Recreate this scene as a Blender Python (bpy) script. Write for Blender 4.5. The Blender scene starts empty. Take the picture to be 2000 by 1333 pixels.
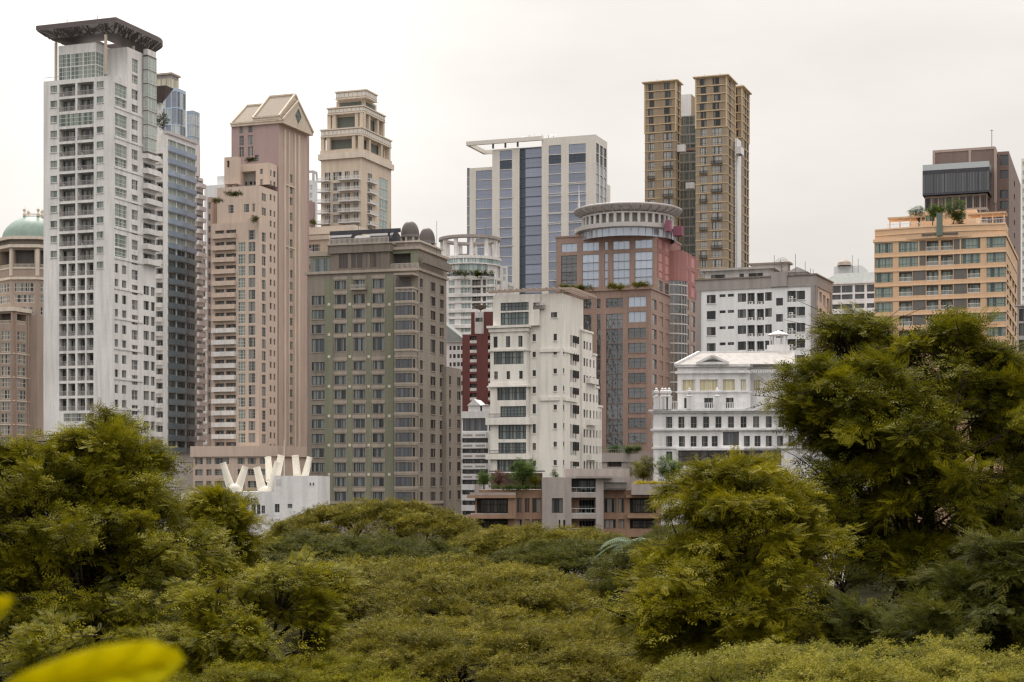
import bpy, math, random
import numpy as np
from mathutils import Matrix
random.seed(7)
RNG = np.random.default_rng(11)
R = math.radians
SC = bpy.context.scene
COL = SC.collection

# ------------------------------------------------------------------ camera
F, HZ, CX, CH = 3300.0, 950.0, 1000.0, 18.0      # focal length and horizon in photo pixels, eye height in metres
cam_d = bpy.data.cameras.new('camera')
cam = bpy.data.objects.new('camera', cam_d)
COL.objects.link(cam)
cam.location = (0, 0, CH)
cam.rotation_euler = (R(90), 0, 0)
cam_d.sensor_width = 36.0
cam_d.lens = 36.0 * F / 2000.0
cam_d.shift_y = (HZ - 666.5) / 2000.0
cam_d.clip_start = 0.1
cam_d.clip_end = 20000
cam_d.dof.use_dof = True
cam_d.dof.focus_distance = 260
cam_d.dof.aperture_fstop = 7.0
SC.camera = cam

# ------------------------------------------------------------------ sky and sun (bright overcast, sun veiled ahead and to the left)
SUN_EL, SUN_AZ = R(52), R(-14)
sun_vec = (math.sin(SUN_AZ) * math.cos(SUN_EL), math.cos(SUN_AZ) * math.cos(SUN_EL), math.sin(SUN_EL))
world = bpy.data.worlds.new('World')
SC.world = world
world.use_nodes = True
wn, wl = world.node_tree.nodes, world.node_tree.links
wn.clear()
def wnode(t, **kw):
    n = wn.new(t)
    for k, v in kw.items():
        setattr(n, k, v)
    return n
def wmath(op, a, b=None, c=None):
    n = wnode('ShaderNodeMath', operation=op)
    for i, v in enumerate((a, b, c)):
        if v is None: continue
        if isinstance(v, (int, float)): n.inputs[i].default_value = v
        else: wl.new(v, n.inputs[i])
    return n.outputs[0]
def wmix(f, a, b):
    n = wnode('ShaderNodeMix', data_type='RGBA')
    for i, v in ((0, f), (6, a), (7, b)):
        if isinstance(v, (int, float)): n.inputs[i].default_value = v
        elif isinstance(v, tuple): n.inputs[i].default_value = v + (1,)
        else: wl.new(v, n.inputs[i])
    return n.outputs[2]
tc = wnode('ShaderNodeTexCoord')
nrm = wnode('ShaderNodeVectorMath', operation='NORMALIZE'); wl.new(tc.outputs['Generated'], nrm.inputs[0])
sep = wnode('ShaderNodeSeparateXYZ'); wl.new(nrm.outputs[0], sep.inputs[0])
up = wmath('MAXIMUM', sep.outputs[2], 0.0)
lum = wmath('MULTIPLY_ADD', wmath('POWER', up, 2.0), 2.5, 0.85)                     # overcast sky: zenith about three times the horizon
mp = wnode('ShaderNodeMapping'); mp.inputs['Scale'].default_value = (1.6, 1.6, 5.0); wl.new(nrm.outputs[0], mp.inputs[0])
nz = wnode('ShaderNodeTexNoise'); nz.inputs['Scale'].default_value = 1.7; nz.inputs['Detail'].default_value = 5; nz.inputs['Roughness'].default_value = .55
wl.new(mp.outputs[0], nz.inputs['Vector'])
cl = wmath('MULTIPLY_ADD', wmath('SUBTRACT', nz.outputs[0], 0.5), 0.55, 1.0)
dt = wnode('ShaderNodeVectorMath', operation='DOT_PRODUCT'); wl.new(nrm.outputs[0], dt.inputs[0]); dt.inputs[1].default_value = (-.178, .948, .262)      # thin bright cloud low in the sky
glow = wmath('POWER', wmath('MAXIMUM', dt.outputs['Value'], 0.0), 105.0)
lum2 = wmath('MULTIPLY_ADD', glow, 0.45, wmath('MULTIPLY', lum, cl))
tint = wmix(wmath('MULTIPLY_ADD', nz.outputs[0], 0.9, -0.0), (9.3, 8.68, 8.0), (8.7, 8.38, 8.1))
cs = wnode('ShaderNodeVectorMath', operation='SCALE'); wl.new(tint, cs.inputs[0]); wl.new(lum2, cs.inputs[3])
sky = wnode('ShaderNodeTexSky', sky_type='NISHITA')
sky.sun_disc = False; sky.sun_elevation = SUN_EL; sky.sun_rotation = SUN_AZ
sky.dust_density = 4.0; sky.air_density = 1.0; sky.ozone_density = 1.0
mixed = wmix(0.95, sky.outputs[0], cs.outputs[0])
bg = wnode('ShaderNodeBackground'); bg.inputs['Strength'].default_value = 0.10; wl.new(mixed, bg.inputs[0])
wo = wnode('ShaderNodeOutputWorld'); wl.new(bg.outputs[0], wo.inputs[0])

sun_d = bpy.data.lights.new('sun', 'SUN'); sun_d.energy = 3.0; sun_d.angle = R(12); sun_d.color = (1, .93, .82)
sun = bpy.data.objects.new('sun', sun_d); COL.objects.link(sun)
sun.rotation_euler = (math.pi / 2 - SUN_EL, 0, math.pi - SUN_AZ)
sun.location = (0, 0, 200)

vs = SC.view_settings
vs.view_transform = 'Standard'; vs.look = 'None'; vs.exposure = 0.07; vs.gamma = 1.0; vs.use_curve_mapping = False
SC.cycles.max_bounces = 6; SC.cycles.diffuse_bounces = 3; SC.cycles.glossy_bounces = 3
SC.cycles.transmission_bounces = 3; SC.cycles.transparent_max_bounces = 6
SC.cycles.use_denoising = True
SC.cycles.pixel_filter_type = 'BLACKMAN_HARRIS'; SC.cycles.filter_width = 1.35

# ------------------------------------------------------------------ materials
def lin(c): 
    c /= 255.0
    return c / 12.92 if c <= .04045 else ((c + .055) / 1.055) ** 2.4
def rgb(r, g, b, k=1.0, sat=.88):
    y = .3 * r + .59 * g + .11 * b
    r, g, b = (y + (c - y) * sat for c in (r, g, b))
    return (min(lin(r) * k, .9), min(lin(g) * k, .9), min(lin(b) * k, .9))
MATS = {}
def newmat(name):
    m = bpy.data.materials.new(name); m.use_nodes = True
    nt = m.node_tree; nt.nodes.clear()
    MATS[name] = m
    return m, nt.nodes, nt.links
def link(nt_links, a, b): nt_links.new(a, b)
def paint(name, color, rough=.75, stain=.16, grid=None, gridcol=.82, scale=.35, spec=.3):
    """painted render or stone: broad patches, vertical rain streaks, fine grain, optional cladding joints (width, height in m)"""
    m, N, L = newmat(name)
    color = tuple(c * (1 + .28 * (1 - c) ** 2.5) * .95 for c in color)
    out = N.new('ShaderNodeOutputMaterial'); p = N.new('ShaderNodeBsdfPrincipled'); L.new(p.outputs[0], out.inputs[0])
    p.inputs['Roughness'].default_value = rough; p.inputs['Specular IOR Level'].default_value = spec
    g = N.new('ShaderNodeNewGeometry')
    mp = N.new('ShaderNodeMapping'); mp.inputs['Scale'].default_value = (1, 1, .09); L.new(g.outputs['Position'], mp.inputs[0])
    n1 = N.new('ShaderNodeTexNoise'); n1.inputs['Scale'].default_value = 1.1; n1.inputs['Detail'].default_value = 4; L.new(mp.outputs[0], n1.inputs['Vector'])
    n2 = N.new('ShaderNodeTexNoise'); n2.inputs['Scale'].default_value = scale * .25; n2.inputs['Detail'].default_value = 6; L.new(g.outputs['Position'], n2.inputs['Vector'])
    n3 = N.new('ShaderNodeTexNoise'); n3.inputs['Scale'].default_value = 3.5; n3.inputs['Detail'].default_value = 2; L.new(g.outputs['Position'], n3.inputs['Vector'])
    r1 = N.new('ShaderNodeMapRange'); L.new(n1.outputs[0], r1.inputs[0]); r1.inputs[1].default_value = .42; r1.inputs[2].default_value = .72; r1.inputs[3].default_value = 1; r1.inputs[4].default_value = 1 - stain * 1.1
    r2 = N.new('ShaderNodeMapRange'); L.new(n2.outputs[0], r2.inputs[0]); r2.inputs[1].default_value = .3; r2.inputs[2].default_value = .7; r2.inputs[3].default_value = 1 + stain * .35; r2.inputs[4].default_value = 1 - stain * .6
    r3 = N.new('ShaderNodeMapRange'); L.new(n3.outputs[0], r3.inputs[0]); r3.inputs[1].default_value = .3; r3.inputs[2].default_value = .7; r3.inputs[3].default_value = 1 + stain * .25; r3.inputs[4].default_value = 1 - stain * .25
    m1 = N.new('ShaderNodeMath'); m1.operation = 'MULTIPLY'; L.new(r1.outputs[0], m1.inputs[0]); L.new(r2.outputs[0], m1.inputs[1])
    m2 = N.new('ShaderNodeMath'); m2.operation = 'MULTIPLY'; L.new(m1.outputs[0], m2.inputs[0]); L.new(r3.outputs[0], m2.inputs[1])
    fac = m2.outputs[0]
    if grid:
        s = N.new('ShaderNodeSeparateXYZ'); L.new(g.outputs['Position'], s.inputs[0])
        # run the horizontal joint coordinate along whichever way the wall faces
        nn = N.new('ShaderNodeSeparateXYZ'); L.new(g.outputs['True Normal'], nn.inputs[0])
        a = N.new('ShaderNodeMath'); a.operation = 'MULTIPLY'; L.new(s.outputs[0], a.inputs[0]); L.new(nn.outputs[1], a.inputs[1])
        b = N.new('ShaderNodeMath'); b.operation = 'MULTIPLY'; L.new(s.outputs[1], b.inputs[0]); L.new(nn.outputs[0], b.inputs[1])
        h = N.new('ShaderNodeMath'); h.operation = 'SUBTRACT'; L.new(b.outputs[0], h.inputs[0]); L.new(a.outputs[0], h.inputs[1])
        cur = None
        for sock, sz in ((h.outputs[0], grid[0]), (s.outputs[2], grid[1])):
            d = N.new('ShaderNodeMath'); d.operation = 'DIVIDE'; L.new(sock, d.inputs[0]); d.inputs[1].default_value = sz
            fr = N.new('ShaderNodeMath'); fr.operation = 'FRACT'; L.new(d.outputs[0], fr.inputs[0])
            lt = N.new('ShaderNodeMath'); lt.operation = 'LESS_THAN'; L.new(fr.outputs[0], lt.inputs[0]); lt.inputs[1].default_value = .06 / sz
            if cur is None: cur = lt.outputs[0]
            else:
                mx = N.new('ShaderNodeMath'); mx.operation = 'MAXIMUM'; L.new(cur, mx.inputs[0]); L.new(lt.outputs[0], mx.inputs[1]); cur = mx.outputs[0]
        mr = N.new('ShaderNodeMapRange'); L.new(cur, mr.inputs[0]); mr.inputs[3].default_value = 1; mr.inputs[4].default_value = gridcol
        m3 = N.new('ShaderNodeMath'); m3.operation = 'MULTIPLY'; L.new(fac, m3.inputs[0]); L.new(mr.outputs[0], m3.inputs[1]); fac = m3.outputs[0]
    v = N.new('ShaderNodeVectorMath'); v.operation = 'SCALE'; v.inputs[0].default_value = color; L.new(fac, v.inputs[3])
    L.new(v.outputs[0], p.inputs['Base Color'])
    return m
def glass(name, dark, curtain=None, cover=.45, metal=.0, rough=.12, spec=.5, vary=.5, bump=0.0):
    """window panes: dark room or tint behind, drawn curtains on some, every pane its own tone"""
    m, N, L = newmat(name)
    out = N.new('ShaderNodeOutputMaterial'); p = N.new('ShaderNodeBsdfPrincipled'); L.new(p.outputs[0], out.inputs[0])
    p.inputs['Roughness'].default_value = rough; p.inputs['Metallic'].default_value = metal; p.inputs['Specular IOR Level'].default_value = spec
    oi = N.new('ShaderNodeObjectInfo')
    mr = N.new('ShaderNodeMapRange'); L.new(oi.outputs['Random'], mr.inputs[0]); mr.inputs[3].default_value = 1 - vary; mr.inputs[4].default_value = 1 + vary
    v = N.new('ShaderNodeVectorMath'); v.operation = 'SCALE'; v.inputs[0].default_value = dark; L.new(mr.outputs[0], v.inputs[3])
    col = v.outputs[0]
    if curtain:
        tcn = N.new('ShaderNodeTexCoord'); s = N.new('ShaderNodeSeparateXYZ'); L.new(tcn.outputs['Object'], s.inputs[0])
        ml = N.new('ShaderNodeMath'); ml.operation = 'MULTIPLY'; L.new(oi.outputs['Random'], ml.inputs[0]); ml.inputs[1].default_value = 173.0
        ad = N.new('ShaderNodeMath'); ad.operation = 'ADD'; L.new(s.outputs[0], ad.inputs[0]); L.new(ml.outputs[0], ad.inputs[1])
        nz = N.new('ShaderNodeTexNoise'); nz.noise_dimensions = '1D'; nz.inputs['Scale'].default_value = .9; nz.inputs['Detail'].default_value = 1; L.new(ad.outputs[0], nz.inputs['W'])
        gt = N.new('ShaderNodeMapRange'); L.new(nz.outputs[0], gt.inputs[0]); gt.inputs[1].default_value = .62 - cover * .3; gt.inputs[2].default_value = .65 - cover * .3; gt.clamp = True
        fold = N.new('ShaderNodeTexNoise'); fold.noise_dimensions = '1D'; fold.inputs['Scale'].default_value = 5; L.new(ad.outputs[0], fold.inputs['W'])
        fm = N.new('ShaderNodeMapRange'); L.new(fold.outputs[0], fm.inputs[0]); fm.inputs[3].default_value = .55; fm.inputs[4].default_value = 1.35
        cv = N.new('ShaderNodeVectorMath'); cv.operation = 'SCALE'; cv.inputs[0].default_value = curtain; L.new(fm.outputs[0], cv.inputs[3])
        mx = N.new('ShaderNodeMix'); mx.data_type = 'RGBA'; L.new(gt.outputs[0], mx.inputs[0]); L.new(col, mx.inputs[6]); L.new(cv.outputs[0], mx.inputs[7])
        col = mx.outputs[2]
    L.new(col, p.inputs['Base Color'])
    if bump:
        g = N.new('ShaderNodeNewGeometry'); nb = N.new('ShaderNodeTexNoise'); nb.inputs['Scale'].default_value = .8; L.new(g.outputs['Position'], nb.inputs['Vector'])
        bp = N.new('ShaderNodeBump'); bp.inputs['Strength'].default_value = bump; bp.inputs['Distance'].default_value = .3; L.new(nb.outputs[0], bp.inputs['Height']); L.new(bp.outputs[0], p.inputs['Normal'])
    return m
def leafmat(name, a, b, trans=.35):
    m, N, L = newmat(name)
    out = N.new('ShaderNodeOutputMaterial')
    at = N.new('ShaderNodeAttribute'); at.attribute_name = 'tone'
    oi = N.new('ShaderNodeObjectInfo'); ad = N.new('ShaderNodeMath'); ad.operation = 'MULTIPLY_ADD'; L.new(oi.outputs['Random'], ad.inputs[0]); ad.inputs[1].default_value = .5; L.new(at.outputs['Fac'], ad.inputs[2])
    sb = N.new('ShaderNodeMath'); sb.operation = 'SUBTRACT'; sb.use_clamp = True; L.new(ad.outputs[0], sb.inputs[0]); sb.inputs[1].default_value = .25
    mx = N.new('ShaderNodeMix'); mx.data_type = 'RGBA'; L.new(sb.outputs[0], mx.inputs[0]); mx.inputs[6].default_value = a + (1,); mx.inputs[7].default_value = b + (1,)
    p = N.new('ShaderNodeBsdfPrincipled'); p.inputs['Roughness'].default_value = .6; p.inputs['Specular IOR Level'].default_value = .12; L.new(mx.outputs[2], p.inputs['Base Color'])
    t = N.new('ShaderNodeBsdfTranslucent'); L.new(mx.outputs[2], t.inputs[0])
    s = N.new('ShaderNodeMixShader'); s.inputs[0].default_value = trans; L.new(p.outputs[0], s.inputs[1]); L.new(t.outputs[0], s.inputs[2]); L.new(s.outputs[0], out.inputs[0])
    return m
K = 1.0
paint('white', rgb(226, 224, 223, K), stain=.2, grid=(60, 3.2), gridcol=.93)
paint('white_cool', rgb(222, 223, 226, K), stain=.12)
paint('cream', rgb(228, 224, 216, K), stain=.17)
paint('house_white', rgb(226, 225, 226, K), stain=.22)
paint('dirty_white', rgb(205, 203, 202, K), stain=.25)
paint('beige', rgb(196, 178, 160, K), stain=.15)
paint('sand', rgb(205, 187, 166, K), stain=.15)
paint('pink', rgb(182, 156, 144, K), stain=.12, grid=(60, 3.25), gridcol=.92)
paint('pink_light', rgb(206, 183, 166, K), stain=.12, grid=(60, 3.25), gridcol=.94)
paint('mauve', rgb(165, 138, 136, K), stain=.10)
paint('tan_roof', rgb(130, 117, 104, K), stain=.10)
paint('brown_stone', rgb(160, 132, 116, K), stain=.18, grid=(1.2, 1.2))
paint('brown_plaster', rgb(157, 137, 124, K), stain=.14)
paint('cream_trim', rgb(214, 200, 183, K), stain=.14)
paint('taupe', rgb(138, 128, 117, K), stain=.18, grid=(9, 3.25), gridcol=.8)
paint('taupe_light', rgb(163, 149, 136, K), stain=.18)
paint('taupe_dark', rgb(120, 110, 101, K), stain=.22)
paint('olive', rgb(122, 125, 104, K), stain=.14, grid=(6, 1.08), gridcol=.86)
paint('granite', rgb(148, 119, 107, K), stain=.16, grid=(1.5, 1.35), gridcol=.72, spec=.5, rough=.5)
paint('red_clad', rgb(152, 100, 98, K), stain=.12)
paint('red_panel', rgb(188, 126, 124, K), stain=.10)
paint('maroon', rgb(104, 58, 56, K), stain=.15)
paint('purple_sign', rgb(130, 75, 95, K), stain=.08)
paint('silver', rgb(186, 182, 182, K), stain=.10, rough=.45, spec=.5)
paint('pale_stone', rgb(214, 208, 200, K), stain=.08, grid=(1.9, 1.3), gridcol=.88)
paint('timber', rgb(150, 131, 107, K), stain=.14, grid=(.62, 3.2), gridcol=.7)
paint('timber_wall', rgb(156, 135, 104, K), stain=.12)
paint('timber_trim', rgb(205, 178, 138, K), stain=.10)
paint('grey_band', rgb(150, 141, 138, K), stain=.2)
paint('grey_wall', rgb(168, 163, 160, K), stain=.2)
paint('grey_roof', rgb(132, 138, 138, K), stain=.15)
paint('orange', rgb(214, 172, 132, K), stain=.08)
paint('orange_trim', rgb(228, 188, 148, K), stain=.06)
paint('grey_screen', rgb(105, 102, 98, K), stain=.1, grid=(5, .22), gridcol=.7)
paint('brown_dark', rgb(122, 102, 96, K), stain=.12)
paint('brown_panel', rgb(134, 113, 106, K), stain=.12, grid=(1.1, 40), gridcol=.82)
paint('brown_frame', rgb(172, 150, 138, K), stain=.1)
paint('brick', rgb(158, 122, 98, K), stain=.18, grid=(.5, .16), gridcol=.86)
paint('concrete', rgb(158, 148, 143, K), stain=.2)
paint('concrete_dark', rgb(140, 130, 126, K), stain=.22)
paint('canopy_brown', rgb(92, 82, 82, K), stain=.12, rough=.5)
paint('lattice_back', rgb(190, 184, 186, K), stain=.1)
paint('dome_green', rgb(122, 146, 136, K), stain=.16, rough=.5)
paint('dome_dark', rgb(84, 78, 76, K), stain=.2, rough=.55)
paint('canvas_dark', rgb(62, 62, 70, K), stain=.2, rough=.6)
paint('louvre', rgb(104, 110, 104, K), stain=.1, grid=(30, .5), gridcol=.55)
paint('louvre_grey', rgb(118, 120, 124, K), stain=.08, grid=(30, .55), gridcol=.7)
paint('frame_white', rgb(222, 222, 220, K), stain=.06)
paint('frame_grey', rgb(140, 142, 142, K), stain=.06)
paint('frame_dark', rgb(58, 58, 58, K), stain=.06)
paint('frame_green', rgb(95, 112, 104, K), stain=.06)
paint('frame_cream', rgb(198, 186, 170, K), stain=.08)
paint('frame_brown', rgb(128, 100, 88, K), stain=.08)
paint('rail_grey', rgb(165, 160, 160, K), stain=.1)
paint('rail_stone', rgb(186, 176, 164, K), stain=.14)
paint('metal_dark', rgb(70, 68, 68, K), stain=.1, rough=.4, spec=.5)
paint('duct', rgb(226, 220, 204, K), stain=.08, rough=.5)
paint('ac_unit', rgb(205, 203, 198, K), stain=.12)
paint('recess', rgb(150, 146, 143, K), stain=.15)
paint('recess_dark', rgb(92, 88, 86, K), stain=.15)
glass('glass_dark', (.022, .026, .03), (.15, .15, .14), cover=.25, vary=.7)
glass('glass_curtain', (.03, .036, .04), (.26, .26, .245), cover=.5, vary=.7)
glass('glass_hotel', (.026, .034, .04), (.17, .195, .195), cover=.45, spec=.6, vary=.7)
glass('glass_green', (.10, .145, .13), (.25, .29, .26), cover=.5, spec=.7, vary=.6)
glass('glass_greenpale', (.33, .40, .37), (.46, .51, .47), cover=.4, spec=.6, vary=.15)
glass('glass_blue', (.25, .28, .36), None, metal=.45, rough=.08, spec=.6, vary=.14)
glass('glass_bluedark', (.06, .08, .11), None, metal=.3, rough=.1, vary=.12)
glass('glass_band', (.33, .42, .54), None, metal=.35, rough=.12, vary=.12)
glass('glass_teal', (.07, .095, .105), (.18, .215, .205), cover=.35, spec=.7)
glass('glass_tealband', (.15, .185, .21), None, metal=.2, rough=.15, vary=.2)
glass('glass_sky', (.44, .50, .60), None, metal=.45, rough=.08, vary=.10, bump=.05)
glass('glass_mirror', (.17, .18, .19), None, metal=.75, rough=.06, vary=.25, bump=.3)
glass('glass_aqua', (.26, .35, .36), (.45, .50, .48), cover=.3, spec=.6, vary=.3)
glass('glass_brown', (.05, .045, .045), (.16, .13, .11), cover=.3)
glass('glass_amber', (.42, .37, .22), (.55, .50, .32), cover=.5, vary=.1)
glass('glass_smoke', (.055, .062, .075), (.10, .105, .12), cover=.3, spec=.8, vary=.15)
glass('glass_clear', (.40, .44, .46), None, rough=.1, spec=.5, vary=.1)
glass('glass_orange', (.075, .10, .10), (.25, .31, .28), cover=.6, spec=.6)
S1 = dict(sat=1.0)
leafmat('leaf_olive', rgb(62, 67, 13, **S1), rgb(142, 135, 22, **S1), .33)
leafmat('leaf_gold', rgb(60, 64, 10, **S1), rgb(150, 141, 22, **S1), .34)
leafmat('leaf_deep', rgb(46, 52, 18, **S1), rgb(98, 98, 34, **S1))
leafmat('leaf_rain', rgb(60, 61, 15, **S1), rgb(140, 130, 38, **S1), .3)
leafmat('leaf_fresh', rgb(66, 72, 20, **S1), rgb(158, 150, 56, **S1))
leafmat('leaf_bright', rgb(160, 150, 25, **S1), rgb(215, 195, 40, **S1))
leafmat('leaf_purple', rgb(88, 62, 60), rgb(120, 88, 76))
leafmat('leaf_green', rgb(60, 82, 36, **S1), rgb(108, 128, 60, **S1))
leafmat('leaf_palm', rgb(84, 104, 84), rgb(130, 146, 120))
paint('bark', rgb(46, 38, 30), stain=.3, rough=.95, spec=.05)
paint('soil', rgb(40, 40, 28), stain=.4, rough=1.0, scale=.6, spec=0.0)

# ------------------------------------------------------------------ geometry engine
def empty(name, loc, label=None, cat=None, group=None):
    o = bpy.data.objects.new(name, None); COL.objects.link(o); o.location = loc; o.empty_display_size = .5
    if label: o['label'] = label
    if cat: o['category'] = cat
    if group: o['group'] = group
    return o
class MB:
    """collects faces in world coordinates, builds one mesh object"""
    def __init__(s): s.v, s.f, s.m = [], [], []
    def face(s, pts, m=0):
        i = len(s.v); s.v.extend(pts); s.f.append(tuple(range(i, i + len(pts)))); s.m.append(m)
    def box(s, face, s0, s1, z0, z1, d0, d1, m=0):
        a = [face.pt(x, z, d) for d in (d0, d1) for z in (z0, z1) for x in (s0, s1)]
        i = len(s.v); s.v.extend(a)
        for q in ((0, 1, 3, 2), (4, 6, 7, 5), (0, 4, 5, 1), (2, 3, 7, 6), (0, 2, 6, 4), (1, 5, 7, 3)):
            s.f.append(tuple(i + k for k in q)); s.m.append(m)
    def abox(s, x0, x1, y0, y1, z0, z1, m=0):
        s.box(Face((0, 0), (1, 0), 1), x0, x1, z0, z1, -y0, -y1, m)
    def prism(s, poly, z0, z1, m=0, cap=True, mtop=None):
        n = len(poly); i = len(s.v)
        s.v.extend([(x, y, z0) for x, y in poly]); s.v.extend([(x, y, z1) for x, y in poly])
        for k in range(n):
            j = (k + 1) % n; s.f.append((i + k, i + j, i + n + j, i + n + k)); s.m.append(m)
        if cap:
            s.f.append(tuple(range(i + n, i + 2 * n))); s.m.append(m if mtop is None else mtop)
            s.f.append(tuple(range(i + n - 1, i - 1, -1))); s.m.append(m)
    def bar(s, a, b, r, m=0, n=4, r2=None):
        a, b = np.array(a, float), np.array(b, float); r2 = r if r2 is None else r2
        d = b - a; ln = np.linalg.norm(d)
        if ln < 1e-6: return
        d /= ln; t = np.array((0, 0, 1.)) if abs(d[2]) < .9 else np.array((1., 0, 0))
        u = np.cross(d, t); u /= np.linalg.norm(u); w = np.cross(d, u)
        i = len(s.v)
        for p, rr in ((a, r), (b, r2)):
            for k in range(n):
                an = 2 * math.pi * (k + .5) / n; s.v.append(tuple(p + rr * (math.cos(an) * u + math.sin(an) * w)))
        for k in range(n):
            j = (k + 1) % n; s.f.append((i + k, i + j, i + n + j, i + n + k)); s.m.append(m)
        s.f.append(tuple(range(i + n - 1, i - 1, -1))); s.m.append(m)
        s.f.append(tuple(range(i + n, i + 2 * n))); s.m.append(m)
    def lathe(s, c, prof, n=24, m=0, a0=0, a1=2 * math.pi, close=True):
        i = len(s.v); k = n if close and abs(a1 - a0 - 2 * math.pi) < 1e-6 else n + 1
        for r, z in prof:
            for q in range(k):
                an = a0 + (a1 - a0) * q / n; s.v.append((c[0] + r * math.cos(an), c[1] + r * math.sin(an), z))
        for p in range(len(prof) - 1):
            for q in range(n):
                q2 = (q + 1) % k; s.f.append((i + p * k + q, i + p * k + q2, i + (p + 1) * k + q2, i + (p + 1) * k + q)); s.m.append(m)
    def build(s, name, mats, parent=None, smooth=False, kind=None):
        o0 = np.array(parent_world(parent)) if parent else np.zeros(3)
        me = bpy.data.meshes.new(name)
        v = np.array(s.v, float) - o0
        me.from_pydata([tuple(p) for p in v], [], s.f)
        mats = mats if isinstance(mats, (list, tuple)) else [mats]
        for mn in mats: me.materials.append(MATS[mn])
        if len(mats) > 1: me.polygons.foreach_set('material_index', s.m)
        if smooth: me.polygons.foreach_set('use_smooth', [True] * len(s.f))
        me.update()
        o = bpy.data.objects.new(name, me); COL.objects.link(o)
        if parent: o.parent = parent
        if kind: o['kind'] = kind
        return o
def parent_world(p):
    x = np.zeros(3)
    while p is not None:
        x = x + np.array(p.location); p = p.parent
    return x
def zpx(py, Y): return CH + (HZ - py) * Y / F
def wx(px, Y): return (px - CX) / F * Y
class Face:
    """vertical plane: s runs to the right as seen from outside, d outwards"""
    def __init__(s, p0, u, w):
        s.p0 = np.array(p0, float); s.u = np.array(u, float); s.n = np.array((s.u[1], -s.u[0])); s.W = w; s.holes = []
        s.rot = math.atan2(s.u[1], s.u[0])
    def pt(s, a, z, d=0.0):
        q = s.p0 + s.u * a + s.n * d
        return (q[0], q[1], z)
    def s(s, px):
        k = (px - CX) / F
        return (k * s.p0[1] - s.p0[0]) / (s.u[0] - k * s.u[1])
    def Y(s, a): return s.p0[1] + s.u[1] * a
    def z(s, px, py): return zpx(py, s.Y(s.s(px)))
    def shift(s, d):
        f = Face(s.p0 + s.n * d, s.u, s.W); return f
def facade(mb, face, s0, s1, z0, z1, holes, m=0, mr=None, mback=None):
    mr = m if mr is None else mr
    H = []
    for h in holes:
        a, b, c, e = max(h[0], s0), min(h[1], s1), max(h[2], z0), min(h[3], z1)
        if b - a > .05 and e - c > .05: H.append((a, b, c, e, h[4], h[5] if len(h) > 5 else None))
    S = sorted({round(x, 4) for h in H for x in h[:2]} | {round(s0, 4), round(s1, 4)})
    Z = sorted({round(x, 4) for h in H for x in h[2:4]} | {round(z0, 4), round(z1, 4)})
    for k in range(len(Z) - 1):
        zm = (Z[k] + Z[k + 1]) / 2
        rowh = [h for h in H if h[2] < zm < h[3]]
        run = None
        for j in range(len(S) - 1):
            sm = (S[j] + S[j + 1]) / 2
            solid = not any(h[0] < sm < h[1] for h in rowh)
            if solid and run is None: run = S[j]
            if run is not None and (not solid or j == len(S) - 2):
                e = S[j + 1] if solid else S[j]
                mb.face([face.pt(run, Z[k]), face.pt(e, Z[k]), face.pt(e, Z[k + 1]), face.pt(run, Z[k + 1])], m); run = None
    for a, b, c, e, d, back in H:
        for q in (((a, c), (b, c)), ((b, c), (b, e)), ((b, e), (a, e)), ((a, e), (a, c))):
            (x0, y0), (x1, y1) = q
            mb.face([face.pt(x0, y0), face.pt(x0, y0, -d), face.pt(x1, y1, -d), face.pt(x1, y1)], mr)
        if back is not None:
            mb.face([face.pt(a, c, -d), face.pt(b, c, -d), face.pt(b, e, -d), face.pt(a, e, -d)], back)
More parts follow.
